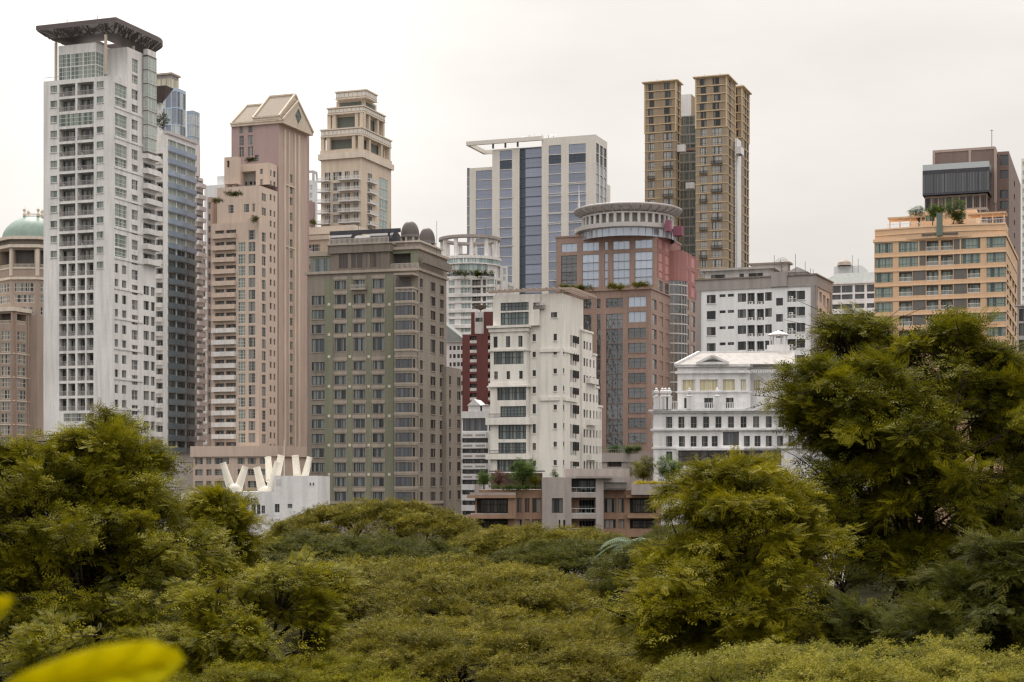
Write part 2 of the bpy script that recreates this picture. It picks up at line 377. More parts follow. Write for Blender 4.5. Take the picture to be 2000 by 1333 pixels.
# ---- repeated pieces: shared meshes placed on faces
CACHE = {}
LOCAL = Face((0, 0), (1, 0), 1)      # x right, d = -y
def cached(key, mats, fn):
    if key not in CACHE:
        mb = MB(); fn(mb)
        me = bpy.data.meshes.new(key[0])
        me.from_pydata(mb.v, [], mb.f)
        for mn in mats: me.materials.append(MATS[mn])
        if len(mats) > 1: me.polygons.foreach_set('material_index', mb.m)
        me.update(); CACHE[key] = me
    return CACHE[key]
def place(name, me, parent, face, s, z, d, rotated=True):
    o = bpy.data.objects.new(name, me); COL.objects.link(o)
    o.parent = parent
    w = np.array(face.pt(s, z, d)) - parent_world(parent)
    o.location = tuple(w); o.rotation_euler = (0, 0, face.rot if rotated else 0)
    return o
STY = {  # glass, frame material, vertical bars, horizontal bars (fractions of height), bar width
    'hotel': ('glass_hotel', 'frame_dark', 2, (), .07), 'plain': ('glass_dark', 'frame_dark', 1, (), .07),
    'white2': ('glass_curtain', 'frame_grey', 1, (), .06), 'white4': ('glass_curtain', 'frame_white', 2, (.5,), .06),
    'green2': ('glass_green', 'frame_grey', 1, (), .06), 'green4': ('glass_green', 'frame_white', 3, (.35,), .08),
    'greengrid': ('glass_green', 'frame_white', 2, (.3, .65), .07), 'greenpale': ('glass_greenpale', 'frame_white', 2, (.3,), .07),
    'pinkgrid': ('glass_curtain', 'frame_grey', 2, (.33, .66), .08), 'pinksmall': ('glass_dark', 'frame_grey', 1, (.5,), .06),
    'office': ('glass_blue', 'frame_grey', 5, (.5,), .04), 'officedark': ('glass_bluedark', 'frame_dark', 2, (.5,), .05),
    'band': ('glass_greenpale', 'frame_grey', 4, (), .06), 'teal': ('glass_teal', 'frame_dark', 3, (.3,), .07),
    'sky': ('glass_sky', 'frame_grey', 2, (), .06), 'mirror': ('glass_mirror', 'frame_dark', 2, (.6,), .06), 'mirror1': ('glass_mirror', 'frame_grey', 0, (.3,), .08),
    'deco': ('glass_dark', 'frame_dark', 1, (), .07), 'decobig': ('glass_teal', 'frame_dark', 7, (.55,), .08), 'deco1': ('glass_dark', 'frame_dark', 0, (.4,), .07),
    'dark': ('glass_dark', 'frame_dark', 1, (), .06), 'darkband': ('glass_smoke', 'frame_dark', 3, (), .07),
    'orange': ('glass_orange', 'frame_green', 3, (.3,), .1), 'orangebig': ('glass_orange', 'frame_green', 4, (.3,), .1), 'door': ('glass_orange', 'frame_dark', 1, (), .07),
    'doors': ('glass_curtain', 'frame_dark', 1, (), .07), 'amber': ('glass_amber', 'frame_white', 2, (), .08), 'house': ('glass_dark', 'frame_grey', 1, (.4,), .04),
    'aqua': ('glass_aqua', 'frame_white', 2, (.45,), .08), 'smoke': ('glass_smoke', 'frame_dark', 6, (), .06), 'brown': ('glass_brown', 'frame_brown', 2, (), .1),
    'cream2': ('glass_curtain', 'frame_cream', 2, (.5,), .13), 'curtain': ('glass_curtain', 'frame_brown', 1, (), .12), 'timber': ('glass_timber', 'frame_dark', 2, (.3,), .06),
    'lou': ('louvre', 'frame_cream', 0, (), .1), 'tealbig': ('glass_teal', 'frame_grey', 4, (.5,), .06), 'slit': ('glass_dark', 'frame_timber', 0, (), .05),
    'storefront': ('glass_brown', 'frame_dark', 7, (.6,), .09),
}
glass('glass_timber', (.09, .10, .105), (.36, .36, .35), cover=.75, vary=.4)
paint('frame_timber', rgb(150, 122, 88), stain=.06)
def window(parent, face, a, b, c, e, style, depth=.18, sill=None, surround=None):
    gm, fm, nv, nh, bw = STY[style]
    w, h = round(b - a, 2), round(e - c, 2)
    if w < .12 or h < .12: return
    def pane(mb): mb.box(LOCAL, .01, w - .01, .01, h - .01, -.04, 0)
    def frame(mb):
        B = min(bw, w * .2)
        mb.box(LOCAL, .004, B, .004, h - .004, -.02, .06); mb.box(LOCAL, w - B, w - .004, .004, h - .004, -.02, .06)
        mb.box(LOCAL, B, w - B, .004, B, -.02, .06); mb.box(LOCAL, B, w - B, h - B, h - .004, -.02, .06)
        for k in range(nv): x = w * (k + 1) / (nv + 1); mb.box(LOCAL, x - B / 2, x + B / 2, B, h - B, -.02, .055)
        for q in nh: mb.box(LOCAL, B, w - B, h * q - B / 2, h * q + B / 2, -.02, .05)
    o = place('window', cached(('window_pane', gm, w, h), [gm], pane), parent, face, a, c, -depth)
    f = bpy.data.objects.new('frame', cached(('window_frame', style, w, h), [fm], frame)); COL.objects.link(f); f.parent = o
    if sill:
        def sl(mb): mb.box(LOCAL, -.1, w + .1, -.16, -.004, depth - .05, depth + .14)
        q = bpy.data.objects.new('sill', cached(('window_sill', sill, w, depth), [sill], sl)); COL.objects.link(q); q.parent = o
    if surround:
        def sr(mb):
            t = .11
            for x0, x1, z0, z1 in ((-t, 0, -t, h + t), (w, w + t, -t, h + t), (0, w, h, h + t), (0, w, -t, 0)):
                mb.box(LOCAL, x0, x1, z0, z1, depth + .003, depth + .07)
        q = bpy.data.objects.new('surround', cached(('window_surround', surround, w, h, depth), [surround], sr)); COL.objects.link(q); q.parent = o
    return o
def wins(vol, face, cols, rows, style, depth=.18, sill=None, surround=None, skip=None):
    """cols in photo pixels, rows as (z0, z1)"""
    for i, (x0, x1) in enumerate(cols):
        a, b = sorted((face.s(x0), face.s(x1)))
        for j, (c, e) in enumerate(rows):
            if skip and skip(i, j): continue
            face.holes.append((a, b, c, e, depth + .06)); window(vol.root, face, a, b, c, e, style, depth, sill, surround)
def rail(parent, face, a, b, z, d, h=1.0, mat='rail_grey', name='railing', gap=.16, bar=.035):
    w = round(b - a, 2)
    def fn(mb):
        mb.box(LOCAL, 0, w, h - .09, h, -.05, .05); mb.box(LOCAL, 0, w, 0, .09, -.04, .04)
        n = max(2, int(w / gap))
        for k in range(n + 1): x = .02 + (w - .04) * k / n; mb.box(LOCAL, x - bar / 2, x + bar / 2, .09, h - .09, -bar / 2, bar / 2)
    return place(name, cached((name, mat, w, h, gap, bar), [mat], fn), parent, face, a, z, d)
def loggia(vol, face, cols, rows, style='doors', depth=1.4, back=2, railmat='rail_grey', rh=1.0, doorfrac=.85, acs=0):
    for x0, x1 in cols:
        a, b = sorted((face.s(x0), face.s(x1)))
        for c, e in rows:
            face.holes.append((a, b, c, e, depth, back))
            m = (b - a) * (1 - doorfrac) / 2
            window(vol.root, face, a + m, b - m, c + .05, e - (e - c) * .12, style, depth - .12)
            if acs and random.random() < acs: ac(vol.root, face, a + .15 if random.random() < .5 else b - 1.1, c + .02, -.75)
            if railmat:
                rail(vol.root, face, a + .01, b - .01, c + .01, -.12, rh, railmat)
def ac(parent, face, s, z, d):
    def fn(mb): mb.box(LOCAL, 0, .85, 0, .6, 0, .35)
    def fan(mb):
        n = 10; c = (.32, -.355, .3)
        mb.face([(c[0] + .22 * math.cos(2 * math.pi * k / n), c[1] - .004, c[2] + .22 * math.sin(2 * math.pi * k / n)) for k in range(n)])
    o = place('air_conditioner', cached(('ac', 1), ['ac_unit'], fn), parent, face, s, z, d)
    q = bpy.data.objects.new('fan_grille', cached(('acfan', 1), ['frame_dark'], fan)); COL.objects.link(q); q.parent = o
def balcony(parent, face, a, b, z, out=1.2, h=1.0, mat='white', railmat=None, slab=.18):
    w = round(b - a, 2)
    def fn(mb):
        mb.box(LOCAL, 0, w, -slab, 0, 0.002, out)
        if not railmat:
            mb.box(LOCAL, 0, w, .001, h, out - .12, out - .002); mb.box(LOCAL, 0, .12, .001, h, .004, out - .13); mb.box(LOCAL, w - .12, w, .001, h, .004, out - .13)
    o = place('balcony', cached(('balcony', mat, w, out, h, bool(railmat), slab), [mat], fn), parent, face, a, z, 0)
    if railmat:
        def rf(mb):
            for y0, y1, x0, x1 in ((out - .1, out - .04, .04, w - .04), (.02, out - .1, .04, .1), (.02, out - .1, w - .1, w - .04)):
                mb.box(LOCAL, x0, x1, h - .1, h, y0, y1); mb.box(LOCAL, x0, x1, .05, .14, y0, y1)
            n = max(2, int(w / .2))
            for k in range(n + 1): x = .07 + (w - .14) * k / n; mb.box(LOCAL, x - .03, x + .03, .14, h - .1, out - .1, out - .04)
        r = bpy.data.objects.new('railing', cached(('balcony_rail', railmat, w, out, h), [railmat], rf)); COL.objects.link(r); r.parent = o
    return o
class Vol:
    """a block seen on its corner: L face to the left of the corner, R face to the right"""
    def __init__(s, root, cpx, D, lpx, rpx, ytop=None, z1=None, z0=0.0, aL=20, aR=None):
        aR = aL if aR is None else aR
        s.root, s.D = root, D
        C = np.array((wx(cpx, D), D)); ul = np.array((math.cos(R(aL)), -math.sin(R(aL)))); ur = np.array((math.sin(R(aR)), math.cos(R(aR))))
        t = Face(C, ul, 0); s.L = Face(C + ul * t.s(lpx), ul, -t.s(lpx))
        t = Face(C, ur, 0); s.R = Face(C, ur, t.s(rpx))
        s.C, s.z0 = C, z0
        s.z1 = zpx(ytop, D) if z1 is None else z1
    def zc(s, py): return zpx(py, s.D)
    def rows(s, pairs, px=None, face=None):
        if px is None: return [(zpx(b, s.D), zpx(a, s.D)) for a, b in pairs]
        f = face or s.L
        return [(f.z(px, b), f.z(px, a)) for a, b in pairs]
    def poly(s, out=0.0):
        C, L, Rr = s.C, s.L, s.R
        a = L.p0; b = C; c = C + Rr.u * Rr.W; d = a + Rr.u * Rr.W
        if out:
            nl, nr = L.n, Rr.n
            a = a + nl * out - nr * out; b = b + nl * out + nr * out; c = c + nr * out - nl * out; d = d - nl * out - nr * out
        return [tuple(a), tuple(b), tuple(c), tuple(d)]
    def wall(s, mats, name='wall', z0=None, z1=None, mR=0, back=True):
        mb = MB(); z0 = s.z0 if z0 is None else z0; z1 = s.z1 if z1 is None else z1
        facade(mb, s.L, 0, s.L.W, z0, z1, s.L.holes, 0)
        facade(mb, s.R, 0, s.R.W, z0, z1, s.R.holes, mR)
        a, b, c, d = s.poly()
        if back:
            mb.face([(c[0], c[1], z0), (d[0], d[1], z0), (d[0], d[1], z1), (c[0], c[1], z1)])
            mb.face([(d[0], d[1], z0), (a[0], a[1], z0), (a[0], a[1], z1), (d[0], d[1], z1)])
        mb.face([(p[0], p[1], z1) for p in (a, b, c, d)])
        return mb.build(name, mats, s.root)
    def slab(s, name, mat, z0, z1, out=.3, mats=None):
        mb = MB(); mb.prism(s.poly(out), z0, z1); return mb.build(name, mat, s.root)
    def bandL(s, name, mat, x0, x1, z0, z1, d=.12, d0=.003):
        a, b = sorted((s.L.s(x0), s.L.s(x1))); mb = MB(); mb.box(s.L, a, b, z0, z1, d0, d); return mb.build(name, mat, s.root)
    def bandR(s, name, mat, x0, x1, z0, z1, d=.12, d0=.003):
        a, b = sorted((s.R.s(x0), s.R.s(x1))); mb = MB(); mb.box(s.R, a, b, z0, z1, d0, d); return mb.build(name, mat, s.root)
def bldg(name, label, px, D, cat='building'):
    return empty(name, (wx(px, D), D, 0), label, cat)
def seq(y0, h, pitch, n): return [(y0 + pitch * k, y0 + pitch * k + h) for k in range(n)]

# ------------------------------------------------------------------ ground
mb = MB(); mb.face([(-2000, -100, 0), (2000, -100, 0), (2000, 4000, 0), (-2000, 4000, 0)])
g = mb.build('ground', 'soil'); g['kind'] = 'structure'

# ------------------------------------------------------------------ white tower with the brown lattice roof canopy
def white_tower():
    r = bldg('residential_tower', 'tall white apartment tower with brown lattice canopy on its roof', 222, 360)
    v = Vol(r, 222, 360, 85, 304, 147)
    L, Rf = v.L, v.R
    wins(v, L, [(98.5, 111.5)], v.rows(seq(168, 13, 29.33, 12), 105), 'green2', sill='white')
    wins(v, L, [(188.7, 202)], v.rows(seq(159.5, 12.5, 29.33, 13), 195), 'green2', sill='white')
    rw = v.rows(seq(162.5, 24.5, 29.33, 26), 150)
    lo = [q for i, q in enumerate(rw) if i != 2 and i < 12]
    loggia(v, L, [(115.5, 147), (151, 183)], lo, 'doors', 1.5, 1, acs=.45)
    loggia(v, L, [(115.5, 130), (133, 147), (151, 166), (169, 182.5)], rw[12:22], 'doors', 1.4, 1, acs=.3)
    wins(v, L, [(114.5, 183.5)], [rw[2]], 'greengrid', .05)
    wins(v, L, [(124, 168)], [(a + .9, b) for a, b in rw[22:]], 'white4', .15)
    loggia(v, L, [(169.5, 182.5)], rw[22:], 'doors', 1.2, 1)
    t1 = v.rows(seq(165.6, 24, 58.66, 6), 235, Rf); t2 = v.rows(seq(193, 18.5, 58.66, 6), 235, Rf)
    wins(v, Rf, [(224.5, 247.5)], t1 + t2, 'greengrid', .25)
    low = v.rows(seq(517.6, 17, 29.33, 13), 235, Rf)
    wins(v, Rf, [(224.2, 231), (238.5, 247)], low, 'white2', .25)
    wins(v, Rf, [(257.5, 269.5)], v.rows(seq(176, 19, 29.33, 25), 263, Rf), 'white4', .25)
    wins(v, Rf, [(280.5, 291.5), (295, 302.5)], v.rows(seq(559, 17.5, 29.33, 12), 286, Rf), 'white2', .25)
    dz = 29.33 * Rf.Y(Rf.s(290)) / F
    z = Rf.z(288, 311)
    for k in range(8):
        a, b = Rf.s(278.5), Rf.s(305)
        Rf.holes.append((a + .3, b - .3, z - k * dz, z - k * dz + 2.4, 1.2, 1))
        window(r, Rf, a + .6, b - .6, z - k * dz + .05, z - k * dz + 2.3, 'doors', 1.1)
        balcony(r, Rf, a, b, z - k * dz, 1.3, 1.0, 'white')
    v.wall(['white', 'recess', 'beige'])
    # white bands every second floor on the right face
    for k in range(13):
        zz = Rf.z(235, 214.5 + 58.66 * k)
        mb = MB(); mb.box(Rf, .2, Rf.s(279), zz, zz + .55, .003, .16); mb.build('floor_band', 'white', r)
    # stair block above the right face
    s250 = Rf.s(249); D2 = Rf.Y(s250)
    up = Vol(r, 249, D2 + .01, 205, 304, 92, z0=v.z1)
    wins(up, up.R, [(258, 269.5)], up.rows([(116, 142), (147, 165)], 263, up.R), 'greengrid', .25)
    up.wall(['white'], 'stair_block', z0=v.z1 + .002)
    # glazed bay
    bay = Vol(r, 288.5, Rf.Y(Rf.s(281)) - 1.0, 279.5, 306, 107, z0=Rf.z(288, 303))
    n = 7; zz = [bay.z0 + .3 + (bay.z1 - bay.z0 - .6) * i / n for i in range(n + 1)]
    for i in range(n):
        for fc, w in ((bay.L, bay.L.W), (bay.R, bay.R.W)):
            c, e = zz[i] + .12, zz[i + 1] - .12
            fc.holes.append((.05, w - .05, c, e, .1)); window(r, fc, .05, w - .05, c, e, 'greenpale', .04)
    bay.wall(['canopy_brown'], 'glazed_bay')
    bay.slab('bay_cap', 'white', bay.z1 + .003, bay.z1 + 1.3, -.05)
    bay.slab('bay_base', 'canopy_brown', bay.z0 - .9, bay.z0 - .01, -.2)
    # glass penthouse on the left part of the roof
    ph = Vol(r, 187, L.Y(L.s(187)) + 1.2, 114, 217, 83, z0=v.z1)
    zt, zb = ph.zc(100), v.z1 + .15
    for fc, nc, nm in ((ph.L, 3, 'greengrid'), (ph.R, 2, 'greengrid')):
        for i in range(nc):
            for j in range(2):
                a, b = fc.W * i / nc + .06, fc.W * (i + 1) / nc - .06
                c, e = zb + (zt - zb) * j / 2 + .05, zb + (zt - zb) * (j + 1) / 2 - .05
                fc.holes.append((a, b, c, e, .1)); window(r, fc, a, b, c, e, nm, .03)
    ph.wall(['white'], 'penthouse')
    # parapet glass along roof edge
    rail(r, L, 0, L.s(114), v.z1, -.2, .9, 'glass_clear', 'parapet', 1.2)
    # rear wing
    w2 = Vol(r, 319.5, 384, 300, 327.5, 262)
    loggia(w2, w2.L, [(305, 318)], w2.rows(seq(300, 20, 28.0, 21), 312), 'doors', 1.0, 1, railmat=None)
    for q in w2.rows(seq(300, 20, 28.0, 21), 312): balcony(r, w2.L, w2.L.s(304), w2.L.s(318), q[0], .9, .9, 'white')
    w2.wall(['white', 'recess'], 'rear_wing')
    # ---- roof canopy: ring with sloping lattice
    uL, uR = L.u, Rf.u
    W, Dp = L.W - .8, Rf.s(309) + 3.2
    def ring(o):
        rr = 6.0
        pts = [(-W - o, -o), (o, -o)]
        cx_, cy_ = -rr + 0.0, Dp - rr
        for k in range(9):
            an = R(90 * k / 8); pts.append((cx_ + (rr + o) * math.cos(an), cy_ + (rr + o) * math.sin(an)))
        pts.append((-W - o, Dp + o))
        return [tuple(v.C + uL * x + uR * y) for x, y in pts]
    zt = zpx(35, 358.5)
    rings = [(ring(1.6), zt), (ring(1.6), zt - .9), (ring(-.5), zt - 2.5), (ring(-4.6), zt - 2.9), (ring(-4.6), zt - .2)]
    mb = MB(); n = len(rings[0][0])
    for (A, za), (B, zb_), m in ((rings[0], rings[1], 0), (rings[1], rings[2], 1), (rings[2], rings[3], 0), (rings[3], rings[4], 0), (rings[4], rings[0], 0)):
        for k in range(n):
            j = (k + 1) % n
            mb.face([A[k] + (za,), A[j] + (za,), B[j] + (zb_,), B[k] + (zb_,)], m)
    can = mb.build('roof_canopy', ['canopy_brown', 'lattice_back'], r)
    mb = MB(); rd = random.Random(3)
    for k in range(n):
        j = (k + 1) % n
        A0, A1 = np.array(rings[1][0][k] + (rings[1][1],)), np.array(rings[1][0][j] + (rings[1][1],))
        B0, B1 = np.array(rings[2][0][k] + (rings[2][1],)), np.array(rings[2][0][j] + (rings[2][1],))
        nb = max(2, int(np.linalg.norm(A1 - A0) / .32)); off = np.array((0, 0, -.12))
        for i in range(nb):
            t, u = rd.random(), rd.random(); u = min(1, max(0, t + rd.uniform(-.18, .18)))
            p, q = rd.choice([(0, 1), (0, .7), (.3, 1)])
            a = (A0 + (A1 - A0) * t) * (1 - p) + (B0 + (B1 - B0) * t) * p; b = (A0 + (A1 - A0) * u) * (1 - q) + (B0 + (B1 - B0) * u) * q
            mb.bar(a + off, b + off, .085, 0, 4)
    mb.build('lattice', 'canopy_brown', can)
    for px, yb, dd in ((104, 158, 1.0), (217.6, 120, 1.4), (268, 110, 1.0), (190, 90, 10)):
        fc = L if px < 217 else Rf
        p = fc.pt(fc.s(px), 0, -dd); mb = MB(); mb.bar((p[0], p[1], v.z1), (p[0], p[1], zt - 3.3), .33, 0, 8); mb.build('column', 'beige', r)
    # lightning rods
    for px, py in ((131, 40), (190, 33)):
        p = L.pt(L.s(px), zt, 0); mb = MB(); mb.bar(p, (p[0], p[1], zt + 1.3), .07, 0, 4); mb.build('rod', 'metal_dark', r)
white_tower()

# ------------------------------------------------------------------ green domed hotel block at the left edge
def domed_block():
    D = 440
    r = bldg('domed_building', 'brown stone building with green dome and cream bands at left edge', 49, D)
    k = D / F; c = np.array((wx(49, D), D + 7.5)); ap = 62 * k
    def octo(o): return [tuple(c + (ap + o) / math.cos(R(22.5)) * np.array((math.cos(R(-112.5 + 45 * i)), math.sin(R(-112.5 + 45 * i))))) for i in range(8)]
    P = octo(0); Z = lambda y: zpx(y, D)
    mb = MB(); faces = []
    for i in (6, 7, 0, 1, 2):
        a, b = np.array(P[i]), np.array(P[(i + 1) % 8]); d = b - a; w = np.linalg.norm(d); fc = Face(a, d / w, w); faces.append((i, fc))
    for i, fc in faces:
        if i in (7, 0, 1):
            w = fc.W; a, b = w * .12, w * .88
            fc.holes.append((a, b, Z(523), Z(489), 2.0, 1)); rail(r, fc, a, b, Z(523), -.2, .9, 'cream_trim', 'balustrade', .3, .1)
            for q0, q1 in ((553, 571), (576, 592), (600, 616)):
                fc.holes.append((a, b, Z(q1), Z(q0), .2)); window(r, fc, a, b, Z(q1), Z(q0), 'cream2', .14)
        facade(mb, fc, 0, fc.W, 0, Z(476), fc.holes, 0)
    for i in (3, 4, 5):
        a, b = P[i], P[(i + 1) % 8]; mb.face([a + (0,), b + (0,), b + (Z(476),), a + (Z(476),)])
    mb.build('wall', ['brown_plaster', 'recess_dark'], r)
    for y0, y1, o in ((463, 469, 1.0), (469, 479, .1), (479, 485, .7), (542, 547, .35), (523.5, 526, .15)):
        mb = MB(); mb.prism(octo(o), Z(y1), Z(y0)); mb.build('cornice', 'cream_trim' if y1 != 479 else 'taupe_dark', r)
    for i, fc in faces[1:4]:
        for s0 in (-.45, fc.W - .45):
            mb = MB(); mb.box(fc, max(s0, 0), s0 + .9, Z(540), Z(487), .004, .25); mb.build('pilaster', 'cream_trim', r)
    prof = []
    rad, h = 60 * k, Z(417) - Z(463)
    for q in range(13): an = R(62 * q / 12); prof.append((rad * math.cos(an * 1.15), Z(463) + h * math.sin(an) / math.sin(R(62))))
    mb = MB(); mb.lathe(c, prof, 40); mb.prism([(c[0] + prof[-1][0] * math.cos(a), c[1] + prof[-1][0] * math.sin(a)) for a in np.linspace(0, 2 * math.pi, 24, endpoint=False)], prof[-1][1] - .3, prof[-1][1])
    mb.build('dome', 'dome_green', r, smooth=True)
    rt = prof[-1][0]
    mb = MB(); mb.lathe(c, [(rt - .2, Z(417)), (rt, Z(417)), (rt, Z(416)), (rt - .2, Z(416))], 24); mb.lathe(c, [(rt - .15, Z(413)), (rt, Z(413)), (rt, Z(411.5)), (rt - .15, Z(411.5)), (rt - .15, Z(413))], 24)
    for q in range(40): an = 2 * math.pi * q / 40; p = (c[0] + (rt - .1) * math.cos(an), c[1] + (rt - .1) * math.sin(an)); mb.bar(p + (Z(416),), p + (Z(412),), .06)
    mb.build('roof_balustrade', 'cream_trim', r)
    for an in (-45, -135, 45, 135, -90 + 90):
        p = (c[0] + rt * math.cos(R(an)), c[1] + rt * math.sin(R(an))); b = Z(417)
        mb = MB(); mb.lathe(p, [(0, b), (.42, b), (.42, b + .9), (.3, b + 1.0), (.16, b + 1.2), (.4, b + 1.6), (.5, b + 1.95), (.2, b + 2.05), (.12, b + 2.4), (0, b + 2.5)], 10); mb.build('urn', 'cream_trim', r, smooth=True)
    # lower block in front
    v = Vol(r, 27, D - 7, -120, 84, 603)
    L, Rf = v.L, v.R
    rr = v.rows(seq(646, 18, 23.1, 11))
    wins(v, L, [(-22, -4), (2, 20)], rr, 'cream2', .15); wins(v, Rf, [(34, 50.5), (57.5, 69), (75, 81)], rr, 'cream2', .15)
    for fc, cols in ((L, [(-3, 21)]), (Rf, [(33, 51), (57, 72)])):
        for x0, x1 in cols: fc.holes.append((fc.s(x0), fc.s(x1), v.zc(632), v.zc(612), 1.8, 1)); rail(r, fc, fc.s(x0), fc.s(x1), v.zc(632), -.15, .9, 'cream_trim', 'balustrade', .3, .1)
    v.wall(['brown_plaster', 'recess_dark'], 'lower_block')
    v.slab('cornice', 'cream_trim', v.zc(608), v.zc(600), .5)
    for y in (690, 736.5, 782.5, 829):
        v.slab('floor_band', 'cream_trim', v.zc(y + 1.6), v.zc(y - .6), .12)
    for fc, px in ((L, 22.5), (Rf, 29), (Rf, 53)):
        mb = MB(); a = fc.s(px); mb.box(fc, a, a + .5, v.zc(880), v.zc(604), .003, .22); mb.build('pilaster', 'brown_stone', r)
domed_block()

# ------------------------------------------------------------------ blue-green glass tower behind the white tower
def glass_tower():
    D = 445
    r = bldg('glass_tower', 'blue grey glass apartment tower with stepped crown beside the white canopy tower', 327, D)
    v = Vol(r, 327, D, 296, 383, 262)
    L, Rf = v.L, v.R
    z1 = v.zc(266)
    # upper banded part, lower dark part
    pit = 23.6 * D / F
    n = 26; zb = z1 - .6
    for i in range(n):
        zt = zb - i * pit; a, b = .4, Rf.W - .3
        lowr = i >= 9
        gap = pit * (.46 if not lowr else .5)
        c, e = zt - pit + gap * .9, zt - .1
        if e < 1: break
        st = 'band' if not lowr else 'teal'
        for s0, s1 in ((a, a + (b - a) * .3), (a + (b - a) * .32, a + (b - a) * .64), (a + (b - a) * .66, b)):
            Rf.holes.append((s0, s1, c, e, .5, None)); window(r, Rf, s0, s1, c, e, st, .4)
        # curved spandrel in front
        mb = MB(); m = 8
        pts = [Rf.pt(a - .3 + (b - a + .6) * q / m, 0, .25 + (.9 if lowr else .35) * math.sin(math.pi * q / m)) for q in range(m + 1)]
        poly = [(p[0], p[1]) for p in pts] + [Rf.pt(b + .3, 0, .004)[:2], Rf.pt(a - .3, 0, .004)[:2]]
        mb.prism(poly, c - gap * .92, c - .05); mb.build('spandrel', 'glass_band' if not lowr else 'glass_tealband', r)
        ss = L.s(303); wz = L.W
        L.holes.append((max(ss, .2), wz - 2.2, c, e, .3)); window(r, L, max(ss, .2), wz - 2.2, c, e, 'band' if not lowr else 'white2', .2)
    v.wall(['white_cool'])
    v.slab('roof_slab', 'silver', v.z1, v.z1 + .8, .5)
    # right balconies column, set back
    w = Vol(r, 383, D + 22, 376, 397, 345)
    m = 0
    for i in range(23):
        z = w.zc(352 + 12) - i * pit
        w.R.holes.append((.3, w.R.W - .3, z, z + 1.9, 1.4, 1)); window(r, w.R, .5, w.R.W - .5, z + .03, z + 1.8, 'plain', 1.2)
        balcony(r, w.R, 0.02, w.R.W, z, 1.0, .95, 'white')
    w.wall(['white', 'recess_dark'], 'balcony_wing')
    w3 = Vol(r, 383, D + 21, 376, 391, 282, z0=w.z1); w3.wall(['white'], 'stair_block')
    # crown
    cB = Vol(r, 346, D + 10, 300, 363, 172, z0=v.z1)
    for fc, nn in ((cB.L, 4), (cB.R, 3)):
        for i in range(nn):
            for j in range(3):
                a, b = fc.W * i / nn + .15, fc.W * (i + 1) / nn - .15; c = cB.z0 + .4 + (cB.z1 - cB.z0 - 1) * j / 3; e = c + (cB.z1 - cB.z0 - 1) / 3 - .3
                fc.holes.append((a, b, c, e, .15)); window(r, fc, a, b, c, e, 'office' if (i + j) % 3 else 'aqua', .1)
    cB.wall(['glass_band'], 'crown')
    cT = Vol(r, 334, D + 12, 296, 349, 146, z0=cB.z1)
    for fc, nn in ((cT.L, 4), (cT.R, 2)):
        for i in range(nn):
            a, b = fc.W * i / nn + .15, fc.W * (i + 1) / nn - .15; fc.holes.append((a, b, cB.z1 + .5, cT.z1 - .9, .15)); window(r, fc, a, b, cB.z1 + .5, cT.z1 - .9, 'amber', .1)
    cT.wall(['grey_band'], 'crown_top'); cT.slab('roof_slab', 'taupe_light', cT.z1, cT.z1 + .5, .4)
    cS = Vol(r, 377, D + 24, 364, 390, 216, z0=v.z1 - 3)
    for fc in (cS.L, cS.R):
        for i in range(3):
            for j in range(4):
                a, b = fc.W * i / 3 + .12, fc.W * (i + 1) / 3 - .12; c = cS.z0 + 1 + (cS.z1 - cS.z0 - 1.5) * j / 4; e = c + (cS.z1 - cS.z0 - 1.5) / 4 - .35
                fc.holes.append((a, b, c, e, .15)); window(r, fc, a, b, c, e, 'aqua', .1)
    cS.wall(['glass_band'], 'crown_step')
    # brown soffit slab on a white mast
    so = Vol(r, 322, D - 12, 290, 333, 163, z0=zpx(176, D - 12)); mb = MB()
    P0, P1 = so.poly(-1.5), so.poly(.6)
    for k in range(4):
        j = (k + 1) % 4; mb.face([P0[k] + (so.z0 - 3,), P0[j] + (so.z0 - 3,), P1[j] + (so.z0 + 1,), P1[k] + (so.z0 + 1,)])
    mb.face([p + (so.z0 - 3,) for p in P0]); mb.face([p + (so.z0 + 1,) for p in P1]); mb.build('soffit', 'canopy_brown', r)
    p = (wx(313, D - 8), D - 8); mb = MB(); mb.bar(p + (v.z1 - 12,), p + (so.z0 - 2.9,), .7, 0, 10); mb.build('mast', 'white', r)
glass_tower()

